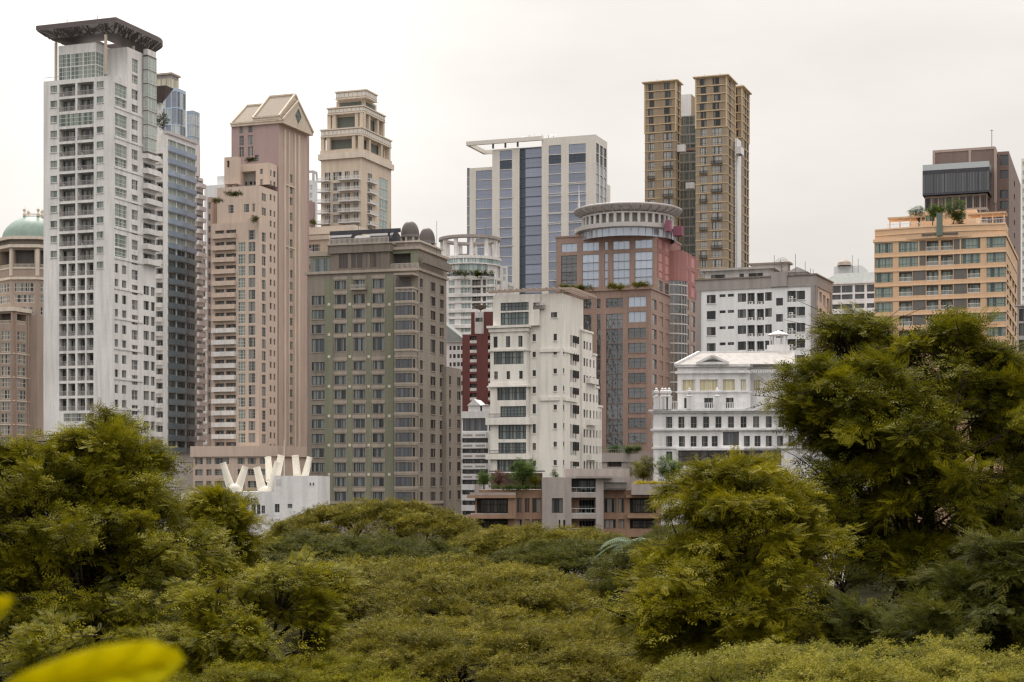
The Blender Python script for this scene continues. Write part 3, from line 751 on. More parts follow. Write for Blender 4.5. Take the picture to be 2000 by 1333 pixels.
# ------------------------------------------------------------------ pink stepped tower with gabled top
def pink_tower():
    D = 458
    r = bldg('pink_tower', 'pink beige tower with gabled roof and stepped terraces', 544, D)
    v = Vol(r, 544, D, 452, 600, 236)
    L, Rf = v.L, v.R
    wins(v, L, [(467.5, 476), (484.5, 494)], v.rows([(247, 260), (265, 284), (287, 306)], 480), 'pinkgrid', .2)
    wins(v, L, [(497.5, 506)], v.rows([(303, 316)], 500), 'pinkgrid', .2)
    mid = [(341, 357), (364, 379), (386, 401), (416, 431), (438, 453), (468, 484), (490, 505)] + seq(528, 15, 23.3, 17)
    wins(v, Rf, [(566, 571.5)], v.rows(mid, 568, Rf), 'pinkgrid', .2)
    v.wall(['mauve', 'pink'], mR=1)
    for x0, x1 in ((554, 557), (562.5, 564.2), (574, 576.5), (581.5, 585)):
        v.bandR('pilaster', 'sand', x0, x1, 2, Rf.z(568, 258), .25)
    for y in (362, 482): v.bandR('floor_band', 'sand', 557.3, 574, Rf.z(565, y + 3), Rf.z(565, y), .24)
    # side strip beyond
    sv = Vol(r, 600, Rf.Y(Rf.s(598)) + 3, 592, 604, 255); sv.wall(['mauve'], 'side_wing')
    lw = Vol(r, 604, D + 40, 596, 616, 392); wins(lw, lw.L, [(598, 600.5), (602, 604)], lw.rows([(400, 412)]), 'pinksmall', .2); lw.wall(['mauve'], 'side_block')
    # gabled roof
    def gable(x0, x1, yr, ye, ov, mat, nm):
        a, b = L.s(x0), L.s(x1); w = Rf.W; mid_ = w / 2
        zr, ze = zpx(yr, Rf.Y(mid_)), v.zc(ye)
        def q(s, t, z): p = L.p0 + L.u * s + Rf.u * t; return (p[0], p[1], z)
        mb = MB(); A = [q(a, -ov, ze), q(a, mid_, zr), q(a, w + ov, ze)]; B = [q(b, -ov, ze), q(b, mid_, zr), q(b, w + ov, ze)]
        mb.face([A[0], B[0], B[1], A[1]], 0); mb.face([A[1], B[1], B[2], A[2]], 0); mb.face(A, 1); mb.face(B[::-1], 1)
        lo = -.7
        A2 = [(x, y, z + lo) for x, y, z in (A[0], A[2])]; B2 = [(x, y, z + lo) for x, y, z in (B[0], B[2])]
        mb.face([A[0], B[0], B2[0], A2[0]], 1); mb.face([A[2], B[2], B2[1], A2[1]], 1); mb.face([A2[0], B2[0], B2[1], A2[1]], 1); mb.face([B[0], B[2], B2[1], B2[0]], 1); mb.face([A[0], A[2], A2[1], A2[0]], 1)
        mb.build(nm, mat, r)
        # ridge and verge trims
        mb = MB(); up = np.array((0, 0, .15))
        for P in (A, B):
            mb.bar(np.array(P[0]) + up, np.array(P[1]) + up, .35); mb.bar(np.array(P[1]) + up, np.array(P[2]) + up, .35)
        mb.bar(np.array(A[1]) + up, np.array(B[1]) + up, .3); mb.bar(np.array(A[0]) + up, np.array(B[0]) + up, .3); mb.build('roof_trim', 'sand', r)
    gable(452.5, 554, 200, 236.5, .6, ['tan_roof', 'sand'], 'roof')
    gable(497, 548, 186, 229, .9, ['tan_roof', 'sand'], 'raised_roof')
    # diamond window in the gable
    m = Rf.W / 2; zc_ = zpx(228, Rf.Y(m)); mb = MB(); d = .9
    gx = L.W + (L.s(554) - L.W)
    def q(t, z, o): p = L.p0 + L.u * (L.s(554) + o) + Rf.u * t; return (p[0], p[1], z)
    mb.face([q(m - 1.6, zc_, .04), q(m, zc_ - 1.9, .04), q(m + 1.6, zc_, .04), q(m, zc_ + 1.9, .04)])
    w_ = mb.build('gable_window', 'glass_teal', r)
    mb = MB()
    D4 = [q(m - 1.6, zc_, .1), q(m, zc_ - 1.9, .1), q(m + 1.6, zc_, .1), q(m, zc_ + 1.9, .1)]
    for k in range(4): mb.bar(D4[k], D4[(k + 1) % 4], .12)
    mb.bar(D4[0], D4[2], .06); mb.bar(D4[1], D4[3], .06); mb.build('frame', 'frame_green', w_)
    # stepped blocks in front
    b1 = Vol(r, 526, D - 4.4, 439, 541, 318, z0=zpx(366, D))
    wins(b1, b1.L, [(444, 453)], b1.rows([(335, 350), (357, 372)], 450), 'pinkgrid', .2); wins(b1, b1.L, [(460.5, 465.5), (508, 513)], b1.rows([(332, 342), (352, 364)], 485), 'pinkgrid', .2)
    b1.L.holes.append((b1.L.s(472), b1.L.s(499.5), b1.zc(371), b1.zc(332), 1.6, 1)); window(r, b1.L, b1.L.s(474), b1.L.s(498), b1.zc(370), b1.zc(350), 'pinkgrid', 1.4)
    wins(b1, b1.R, [(528, 530.5), (534, 538)], b1.rows([(331, 343), (352, 362)]), 'pinksmall', .2)
    b1.wall(['pink_light', 'recess'], 'upper_step')
    tu = Vol(r, 463, D - 5.4, 438, 470, 306, z0=zpx(366, D)); tu.L.holes.append((tu.L.s(443), tu.L.s(448), tu.zc(326), tu.zc(313), .8)); tu.wall(['pink_light'], 'turret')
    b2 = Vol(r, 505, D - 10.5, 424, 542, 362)
    wins(b2, b2.R, [(527, 530.5), (534.5, 537.5)], b2.rows([(372, 384), (403, 415)] + seq(424, 12, 23.3, 20)), 'pinksmall', .2)
    wins(b2, b2.R, [(511.5, 519.5)], b2.rows([(375, 390), (403, 418)]), 'pinkgrid', .2)
    wins(b2, b2.L, [(446, 456), (476, 486), (493, 498)], b2.rows([(399, 415)], 480), 'pinkgrid', .2)
    b2.wall(['pink_light'], 'middle_step')
    b3 = Vol(r, 505.5, D - 13.5, 413, 524, 432)
    wins(b3, b3.L, [(485.5, 498.5)], b3.rows(seq(450, 18.5, 23.3, 18), 490), 'pinkgrid', .2); wins(b3, b3.L, [(465, 479)], b3.rows(seq(474, 18.5, 23.3, 17), 470), 'greengrid', .2)
    rows = b3.rows(seq(450, 14, 23.0, 19), 440)
    loggia(b3, b3.L, [(420, 438), (441, 461)], rows, 'pinkgrid', 1.1, 1, railmat=None)
    for c, e in rows: balcony(r, b3.L, b3.L.s(416.5), b3.L.s(461.5), c - .2, 1.1, 1.05, 'pink_light' if c > 60 else 'white')
    wins(b3, b3.R, [(511.5, 519)], b3.rows(seq(452, 18, 23.3, 18)), 'pinkgrid', .2)
    b3.wall(['pink_light', 'recess'], 'lower_step')
    wl_ = Vol(r, 414, D - 6, 405, 424, 385); wins(wl_, wl_.L, [(407, 411)], wl_.rows(seq(395, 13, 23.2, 20)), 'pinksmall', .2); wl_.wall(['pink'], 'side_bay')
    # podium
    pd = Vol(r, 540, D - 34, 377, 600, 873)
    wins(pd, pd.L, [(381, 396), (403, 413), (419, 447), (464, 478), (484, 500), (508, 522)], pd.rows([(895, 907), (917, 929), (940, 953)], 450), 'pinkgrid', .3)
    pd.wall(['pink_light'], 'podium')
    pd.slab('podium_band', 'pink_light', pd.z1 - 2.4, pd.z1 + .3, .5)
    # terrace planters and pergola posts
pink_tower()

# ------------------------------------------------------------------ stepped beige tower with colonnaded crown
def crown_tower():
    D = 503
    r = bldg('crown_tower', 'beige tower with three open colonnaded crown tiers and white balconies', 715, D)
    body = Vol(r, 706, D, 627, 764, 308)
    L, Rf = body.L, body.R
    rows = [(body.zc(333 + 21.0 * k + 16), body.zc(333 + 21.0 * k)) for k in range(30)]
    for c, e in rows:
        for x0, x1 in ((634, 645), (650, 667), (673, 683), (690, 700)):
            a, b = L.s(x0), L.s(x1); L.holes.append((a, b, c, e, .3)); window(r, L, a, b, c, e, 'white4', .22)
        balcony(r, L, L.s(622), L.s(646), c - .2, 1.4, .9, 'white', 'frame_white'); balcony(r, L, L.s(664), L.s(704), c - .2, 1.7, .9, 'white', 'frame_white')
        a, b = Rf.s(718), Rf.s(727); Rf.holes.append((a, b, c, e, .3)); window(r, Rf, a, b, c, e, 'white2', .2); balcony(r, Rf, Rf.s(717), Rf.s(733), c - .2, 1.0, .9, 'white', 'frame_white')
        a, b = Rf.s(741), Rf.s(757); Rf.holes.append((a, b, c - .4, e + .2, .3)); window(r, Rf, a, b, c - .4, e + .2, 'aqua', .15)
    body.wall(['sand', 'recess'])
    for y0, y1, o in ((297, 308, .7), (290, 297, .2)): body.slab('cornice', 'cream_trim' if o > .5 else 'sand', body.zc(y1), body.zc(y0), o)
    # panels on the cornice
    def tier(cpx, D_, lpx, rpx, ytop, ybot, ybeam, name, posts, lou):
        v = Vol(r, cpx, D_, lpx, rpx, ytop)
        zb, zt, zm = v.zc(ybot), v.z1, v.zc(ybeam)
        v.slab('tier_beam', 'sand', zm, zt, 0); v.slab('beam_trim', 'cream_trim', zt - .01, zt + .35, .3); v.slab('beam_trim', 'cream_trim', zm - .25, zm - .004, .15)
        for fc, w in ((v.L, v.L.W), (v.R, v.R.W)):
            nn = max(4, int(w / 1.3))
            for k in range(nn):
                mb = MB(); mb.box(fc, w * k / nn + .12, w * (k + 1) / nn - .12, zm + .35, zt - .3, .003, .1); mb.build('beam_panel', 'pale_stone', r)
        core = Vol(r, cpx - 3, D_ + 2.2, lpx + (posts and 13 or 1), rpx - (posts and 9 or .5), z1=zm - .26, z0=zb)
        for fc in (core.L, core.R):
            w = fc.W; fc.holes.append((w * .1, w * .9, zb + .6, zm - .7, .25)); window(r, fc, w * .1, w * .9, zb + .6, zm - .7, 'lou', .2)
        core.wall(['sand'], 'tier_core')
        if posts:
            for fc in (v.L, v.R):
                for t in ((0.03, .17, .80, .97) if fc is v.L else (.03, .3, .7, .97)):
                    mb = MB(); s = fc.W * t; mb.box(fc, s - .55, s + .55, zb, zm - .26, -1.25, -.15); mb.build('pillar', 'sand', r)
        return v
    tier(706, D, 627, 764, 250, 290, 262, 'lower', True, 1)
    tier(710, D + 2, 640, 752, 208, 250, 218, 'middle', True, 1)
    tier(715, D + 4, 656, 736, 177, 207, 189, 'top', False, 1)
    p = (wx(705, D + 10), D + 10); mb = MB(); mb.bar(p + (zpx(178, D),), p + (zpx(165, D),), .1); mb.build('antenna', 'metal_dark', r)
    # lower terrace block left of and behind the hotel
    t = Vol(r, 690, D - 14, 604, 720, 440); t.wall(['sand'], 'terrace_block'); t.slab('terrace_band', 'cream_trim', t.z1 - 2.2, t.z1, .7)
    t2 = Vol(r, 640, D - 22, 598, 660, 468)
    for k in range(26):
        z = t2.zc(490 + 20.6 * k); a, b = t2.L.s(600), t2.L.s(611)
        t2.L.holes.append((a + .3, b + 2.2, z, z + 2.0, .3)); window(r, t2.L, a + .3, b + 2.2, z, z + 2.0, 'white4', .2); balcony(r, t2.L, a - 1.2, b, z - .25, 1.4, .9, 'white', 'frame_white')
    t2.wall(['sand'], 'lower_wing'); t2.slab('cornice', 'cream_trim', t2.z1, t2.z1 + 1.2, .5)
crown_tower()

# ------------------------------------------------------------------ olive and taupe hotel in the middle
def hotel():
    D = 377
    r = bldg('hotel_block', 'taupe hotel block with olive green strips, dark windows and two dark roof domes', 817, D)
    v = Vol(r, 817, D, 600, 872, 528, aL=17)
    L, Rf = v.L, v.R
    ys = [(545.5, 563), (574, 592), (602, 620), (631, 648.5), (659, 685), (705, 722)] + seq(732.5, 17.5, 28.6, 9)
    rz = v.rows(ys, 740)
    wins(v, L, [(653.5, 676), (690.5, 713), (728, 750)], rz, 'hotel', .22, surround='taupe_light')
    wins(v, L, [(609, 634)], rz[1:], 'hotel', .22, sill='taupe_light')
    for x0, x1 in ((691, 716), (609, 632)):
        pass
    wins(v, Rf, [(820.3, 826)], rz, 'plain', .2, sill='taupe_light'); wins(v, Rf, [(841, 850.5), (859, 867)], rz, 'plain', .2, sill='taupe_light')
    v.wall(['taupe', 'recess_dark'])
    for x0, x1 in ((635.5, 651), (679, 688), (716, 725.5), (753, 769)):
        v.bandL('olive_strip', 'olive', x0, x1, 14, v.rows([(540, 545)], 740)[0][1], .09)
    for (c, e) in rz:
        for x0, x1 in ((651.3, 678.5), (688.3, 715.5), (725.8, 752.5)):
            v.bandL('floor_band', 'taupe_light', x0, x1, e + .19, e + .95, .12)
    for y in (595, 654, 697, 755, 813, 870, 927):
        for x in (643, 683.5, 720.5, 761):
            z = L.z(x, y); s = L.s(x); mb = MB(); mb.box(L, s - .3, s + .3, z - .3, z + .3, .095, .16); mb.build('stone_boss', 'cream_trim', r)
    # canted bay at the right end of the front
    bay = Vol(r, 806, D - 3.0, 771, 817, 570, aL=17)
    for c, e in rz[1:]:
        a, b = bay.L.s(772.5), bay.L.W - .12; bay.L.holes.append((a, b, c, e, .25)); window(r, bay.L, a, b, c, e, 'darkband', .15)
        fc = bay.R; fc.holes.append((.12, 1.6, c, e, .25)); window(r, fc, .12, 1.6, c, e, 'dark', .15)
    bay.wall(['taupe'], 'bay')
    for c, e in rz[1:]:
        bay.slab('floor_band', 'taupe_light', c - .5, c - .02, .14); bay.slab('floor_band', 'taupe_light', e + .5, e + .75, .1)
    rail(r, bay.L, .1, bay.L.W - .1, bay.z1, -.1, 1.1, 'rail_stone', 'balustrade', .28, .12); rail(r, bay.R, .1, 2.6, bay.z1, -.1, 1.1, 'rail_stone', 'balustrade', .28, .12)
    bs = L.s(771); L2 = L
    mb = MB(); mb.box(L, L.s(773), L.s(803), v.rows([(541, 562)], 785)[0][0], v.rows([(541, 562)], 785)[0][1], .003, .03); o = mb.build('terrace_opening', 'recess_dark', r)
    bay.slab('terrace_roof', 'taupe_light', L.z(790, 541), L.z(790, 537.5), .15)
    # middle balcony
    a, b = L.s(687), L.s(717); z = L.z(700, 566)
    balcony(r, L, a, b, z, 1.1, 1.0, 'taupe_light', 'rail_stone')
    # cornice, attic storey, parapets
    v.slab('cornice', 'taupe_light', v.z1 - .1, v.z1 + .5, .5)
    at = Vol(r, 760, D + 1.6, 645, 790, 489, z0=v.z1 + .4, aL=17)
    wins(at, at.L, [(662, 679.5), (686, 717.5), (723, 743)], at.rows([(494, 524)], 700), 'brown', .25)
    at.wall(['taupe_dark', 'taupe_dark'], 'attic'); at.slab('attic_band', 'taupe_dark', at.z1 - .3, at.zc(476), .45); at.slab('attic_cornice', 'taupe_light', at.zc(476) + .003, at.zc(473.5), .7)
    rail(r, at.L, 0, at.L.W, at.zc(473.4), .4, 1.2, 'rail_stone', 'balustrade', .3, .12)
    ar = Vol(r, 817, D + 1.2, 745, 873, 487, z0=v.z1 + .4, aL=17); ar.L.holes.append((ar.L.s(766), ar.L.s(802), v.z1 + .5, ar.z1 - .8, 2.0, 1))
    wins(ar, ar.R, [(832, 842)], ar.rows([(522, 530)]), 'plain', .2)
    ar.wall(['olive', 'recess_dark', 'taupe'], 'attic_right', mR=2); ar.slab('attic_cornice', 'taupe_light', ar.z1, ar.z1 + .6, .5)
    ar2 = Vol(r, 819, D + 2.5, 770, 862, 473, z0=ar.z1 + .5, aL=17); ar2.wall(['taupe'], 'roof_terrace_wall'); ar2.slab('attic_cornice', 'rail_stone', ar2.z1, ar2.z1 + .35, .4)
    brd = Vol(r, 820, D - .4, 800, 874, 497, z0=zpx(514, D), aL=17); mb = MB(); mb.box(brd.R, .3, brd.R.W, brd.z0, brd.z1, .3, 1.0); mb.build('attic_fascia', 'taupe_dark', r)
    rail(r, L, L.s(612), L.s(644), v.z1 + .5, -.2, 1.2, 'rail_stone', 'balustrade', .28, .12); rail(r, L, L.s(762), L.W, v.z1 + .5, -.2, 1.2, 'rail_stone', 'balustrade', .28, .12)
    lt = Vol(r, 645, D + 6, 606, 660, 500, z0=v.z1 + .3, aL=17); wins(lt, lt.L, [(611, 643)], lt.rows([(505, 532)], 630), 'tealbig', .1); lt.wall(['olive'], 'attic_left'); lt.slab('attic_cornice', 'taupe_light', lt.z1, lt.z1 + .9, .3)
    # roof: dark canvas barrel vault with beam, curved covers
    zr = at.zc(473.5) + .4
    def vault(x0, x1, y0, y1, d0, nm, mat):
        a, b = at.L.s(x0), at.L.s(x1); w = 7.0; h = zpx(y0, D) - zpx(y1, D); mb = MB(); n = 10
        for m in range(n):
            t0, t1 = math.pi * m / n, math.pi * (m + 1) / n
            P = [at.L.pt(s, zr + h * math.sin(t), -d0 - w / 2 + w / 2 * math.cos(t)) for s, t in ((a, t0), (b, t0), (b, t1), (a, t1))]; mb.face(P)
        for s in (a, b): mb.face([at.L.pt(s, zr + h * math.sin(math.pi * m / n), -d0 - w / 2 + w / 2 * math.cos(math.pi * m / n)) for m in range(n + 1)])
        mb.build(nm, mat, r)
    vault(638, 678, 447, 470, 1.5, 'roof_vault', 'canvas_dark'); vault(680, 712, 450, 470, 2.5, 'roof_vault', 'canvas_dark'); vault(714, 758, 446, 470, 2.0, 'roof_vault', 'canvas_dark')
    mb = MB(); a, b = at.L.s(641), at.L.s(778); mb.box(at.L, a, b, zpx(451, D), zpx(443.5, D), -1.6, -.9); mb.build('roof_beam', 'canvas_dark', r)
    mb = MB(); mb.box(at.L, at.L.s(754), at.L.s(757), zr, zpx(451, D), -1.5, -1.0); mb.build('beam_post', 'canvas_dark', r)
    for cx_, yt, yb, rad, dd in ((800, 430, 461, 18.5, 3.5), (833, 443, 473, 16.5, 14)):
        c = (wx(cx_, D + dd), D + dd + 2); k = (D + dd) / F; zb, zt = zpx(yb, D + dd), zpx(yt, D + dd); rr = rad * k
        mb = MB(); prof = [(rr * 1.08, zb - .25), (rr * 1.08, zb)] + [(rr * math.cos(R(q)) ** .8 if q < 90 else 0, zb + (zt - zb) * math.sin(R(q))) for q in range(0, 91, 9)]
        mb.lathe(c, prof, 28); mb.build('roof_dome', 'dome_dark', r, smooth=True)
        mb = MB(); mb.lathe(c, [(rr * .86, zb - 3.6), (rr * .86, zb - .2)], 20); mb.build('dome_drum', 'glass_smoke', r)
        for q in range(8):
            an = 2 * math.pi * (q + .5) / 8; p = (c[0] + rr * .95 * math.cos(an), c[1] + rr * .95 * math.sin(an)); mb = MB(); mb.bar(p + (zb - 3.6,), p + (zb - .2,), .3, 0, 6); mb.build('dome_column', 'taupe_light', r)
    for px, y0, y1 in ((853, 500, 424), (762, 462, 425), (700, 445, 432)):
        mb = MB(); mb.bar((wx(px, D + 6), D + 6, zpx(y0, D)), (wx(px, D + 6), D + 6, zpx(y1, D)), .06); mb.build('antenna', 'metal_dark', r)
    # rear wing
    w = Vol(r, 872, Rf.Y(Rf.s(872)) - 3, 860, 901, 716, aL=17)
    wins(w, w.R, [(877.5, 881), (893, 899.5)], w.rows(seq(733, 17, 28.2, 9)), 'plain', .2, sill='taupe_light'); w.wall(['taupe'], 'rear_wing')
    # podium line
    v.slab('base_band', 'taupe_light', 14.0, 14.5, .35)
hotel()

# ------------------------------------------------------------------ blue glass office slab
def office():
    D = 665
    r = bldg('office_tower', 'pale stone office tower with tall blue glass strips and a roof frame', 1163, D)
    v = Vol(r, 1163, D, 1058, 1186, 263)
    L, Rf = v.L, v.R
    def strips(vol, face, cols, ytop, ybot, px, pitch=18.9, dark=1, st='office'):
        za, zb = face.z(px, ybot), face.z(px, ytop); p = pitch * face.Y(face.s(px)) / F; n = int((zb - za) / p)
        for x0, x1 in cols:
            a, b = sorted((face.s(x0), face.s(x1)))
            for i in range(n):
                e = zb - i * p - .08; c = e - p + .25
                face.holes.append((a, b, c, e, .35)); window(vol.root, face, a, b, c, e, 'officedark' if i in dark else st, .3)
    strips(v, L, [(1071.5, 1096)], 284, 600, 1080, dark=(1,)); strips(v, L, [(1111, 1144)], 281, 600, 1128, dark=(1,)); 
    strips(v, Rf, [(1164.5, 1170), (1172, 1177.5), (1179, 1184.5)], 285, 420, 1174, pitch=19.5, dark=(0, 1), st='sky')
    v.wall(['pale_stone'])
    for y in (362, 383, 418, 438): 
        for x0, x1 in ((1070.5, 1097), (1110, 1145)): v.bandL('floor_band', 'silver', x0, x1, L.z(1100, y), L.z(1100, y - 2), .25)
    g = Vol(r, 1058, v.L.Y(0) + 2.5, 1014, 1070, 287)
    strips(g, g.L, [(1014.5, 1025)], 292, 610, 1020, dark=range(30), st='officedark'); strips(g, g.L, [(1025.5, 1057.8)], 290, 610, 1040, dark=())
    g.wall(['glass_bluedark'], 'glass_strip')
    m = Vol(r, 1014, D + 12.5, 961.5, 1030, 289); strips(m, m.L, [(976, 1000)], 294, 610, 988, dark=(1,)); m.wall(['pale_stone'], 'middle_block')
    for y in (388, 446, 465, 482): m.bandL('floor_band', 'silver', 975, 1001, m.L.z(990, y), m.L.z(990, y - 2), .25)
    w = Vol(r, 962.5, D + 22, 912, 975, 326); strips(w, w.L, [(929.5, 961)], 333, 610, 945, dark=()); strips(w, w.L, [(912.3, 917)], 328, 610, 914, dark=()); w.wall(['pale_stone'], 'side_wing')
    # roof frame cantilevered to the left
    zt = v.zc(270); mb = MB(); f = v.L
    a, b = f.s(912), f.s(1060)
    mb.box(f, a, b, zt + .6, zt + 2.2, -.2, 1.0); mb.box(f, a, b, zt + .6, zt + 2.2, -19, -18); mb.box(f, a, a + 1.2, zt + .6, zt + 2.2, -17.9, -.3); mb.build('roof_frame', 'pale_stone', r)
    for x in (964, 988, 1012): 
        mb = MB(); s = f.s(x); mb.box(f, s - .3, s + .3, m.z1, zt + .59, .2, .9); mb.build('frame_post', 'frame_dark', r)
    def dish(px, py, rad, tilt):
        Y = D + 12; k = Y / F; c = np.array((wx(px, Y), Y, zpx(py, Y))); mb = MB(); n = 14
        ax = np.array((tilt, -.5, .8)); ax /= np.linalg.norm(ax); u = np.cross(ax, (0, 1, 0)); u /= np.linalg.norm(u); w_ = np.cross(ax, u); rr = rad * k
        for j in range(3):
            for q in range(n):
                P = []
                for jj, qq in ((j, q), (j, q + 1), (j + 1, q + 1), (j + 1, q)):
                    t = rr * jj / 3; an = 2 * math.pi * qq / n; P.append(tuple(c + ax * (.35 * t * t / rr) + t * (math.cos(an) * u + math.sin(an) * w_)))
                mb.face(P)
        mb.bar(c, (c[0], c[1], v.z1), .25); mb.build('satellite_dish', 'white_cool', r)
    dish(1022, 269, 5, -.3); dish(1045, 268, 6, .6); dish(1060, 267, 5, .9); dish(1081, 265, 6, -.1)
    for px in (1034, 1071): p = (wx(px, D + 10), D + 10); mb = MB(); mb.bar(p + (v.z1,), p + (zpx(254, D),), .12); mb.build('antenna', 'metal_dark', r)
    bk = Vol(r, 1186, D + 30, 1150, 1192, 360); bk.wall(['pale_stone'], 'rear_block')
office()

# ------------------------------------------------------------------ brown screened twin tower
def twin():
    D = 570
    r = bldg('screened_tower', 'brown timber screened twin tower with glass core between its shafts', 1419, D)
    def shaft(cpx, D_, lpx, rpx, yt, colsL, colsR, ysplit):
        v = Vol(r, cpx, D_, lpx, rpx, yt, aL=20)
        zt = v.z1; p = 16.3 * D_ / F; p2 = 18.4 * D_ / F
        n = int((zt - v.zc(ysplit)) / p)
        for fc, cols in ((v.L, colsL), (v.R, colsR)):
            for x0, x1 in cols:
                a, b = sorted((fc.s(x0), fc.s(x1)))
                for i in range(n): c = zt - (i + 1) * p + .35; o = .25 * ((i * 7) % 3 - 1) if fc is v.L else 0; fc.holes.append((a + o, b + o, c, c + p * .78, .3)); window(r, fc, a + o, b + o, c, c + p * .78, 'slit', .2)
        z = zt - n * p
        i = 0
        while z - i * p2 > 15 and i < 20:
            e = z - i * p2 - .35; c = e - p2 * .78
            for k, (x0, x1) in enumerate(colsL):
                a, b = sorted((v.L.s(x0), v.L.s(x1))); a -= .45 if k else .1; b += .7 if k else .35; v.L.holes.append((a, b, c, e, .3)); window(r, v.L, a, b, c, e, 'timber', .2)
                if (i + k) % 3 == 1 and i > 1: balcony(r, v.L, a - .2, b + .2, c - .05, .9, .9, 'metal_dark', 'frame_dark')
            for x0, x1 in colsR: a, b = sorted((v.R.s(x0), v.R.s(x1))); v.R.holes.append((a, b, c, e, .3)); window(r, v.R, a, b, c, e, 'plain', .2)
            i += 1
        v.wall(['timber'], 'shaft')
        for i in range(n + 1): v.slab('floor_band', 'timber_trim', zt - i * p - .12, zt - i * p + .12, .22)
        for i in range(1, 19): v.slab('floor_band', 'timber_trim', zt - n * p - i * p2 - .1, zt - n * p - i * p2 + .1, .14)
        v.slab('roof_edge', 'timber_trim', zt + .14, zt + .5, .9)
        for fc, w in ((v.L, v.L.W), (v.R, v.R.W)):
            for t in (0.0, 1.0): mb = MB(); mb.box(fc, w * t - .25, w * t + .25, zt - n * p, zt, .03, .2); mb.build('corner_post', 'timber_trim', r)
        return v
    a = shaft(1320, D + 22, 1259.5, 1329, 159, [(1267, 1276.5), (1298, 1310)], [(1324, 1326.5)], 260)
    b = shaft(1419, D, 1359, 1435.5, 149, [(1368, 1379), (1393, 1406)], [(1424, 1427)], 255)
    c = shaft(1449, D + 16, 1436, 1463, 171, [(1436.5, 1440.5)], [(1454, 1457), (1459, 1461)], 272)
    core = Vol(r, 1362, D + 34, 1322, 1400, 225)
    for i in range(16):
        for x0, x1 in ((1326, 1335), (1336, 1346), (1347, 1358)):
            s0, s1 = core.L.s(x0), core.L.s(x1); e = core.z1 - .4 - i * 3.3; core.L.holes.append((s0, s1, e - 2.8, e, .2)); window(r, core.L, s0, s1, e - 2.8, e, 'tealbig', .12)
    core.wall(['frame_grey'], 'glass_core')
    wc = Vol(r, 1350, D + 40, 1329, 1362, 184, z0=core.z1); wc.wall(['white_cool', 'timber'], 'lift_core', mR=1)
    for vv, t in ((a, .3), (b, .7), (b, .2), (c, .5)):
        p = vv.L.pt(vv.L.W * t, 0, -4); mb = MB(); mb.bar((p[0], p[1], vv.z1), (p[0], p[1], vv.z1 + 2.2), .07); mb.build('antenna', 'metal_dark', r)
        p = vv.L.pt(vv.L.W * (1 - t), 0, -5); mb = MB(); mb.abox(p[0] - 1, p[0] + 1, p[1] - 1, p[1] + 1, vv.z1 + .01, vv.z1 + 1.3); mb.build('roof_tank', 'dirty_white', r)
    for x0, x1, y0, y1, d in ((1320, 1337, 282, 296, 28), (1337, 1356, 288, 294, 30), (1339, 1354, 356, 368, 30)):
        bx = Vol(r, x1, D + d - 6, x0, x1 + 3, y0, z0=zpx(y1, D + d - 6)); bx.wall(['white_cool' if y1 - y0 > 8 else 'brown_panel'], 'sky_box'); 
    st = Vol(r, 1440, D + 10, 1436, 1450, 270); st.wall(['white_cool'], 'stair_shaft')
    bx = Vol(r, 1447, D + 6, 1437, 1453, 286, z0=zpx(300, D + 6)); bx.wall(['white_cool'], 'sky_box')
twin()

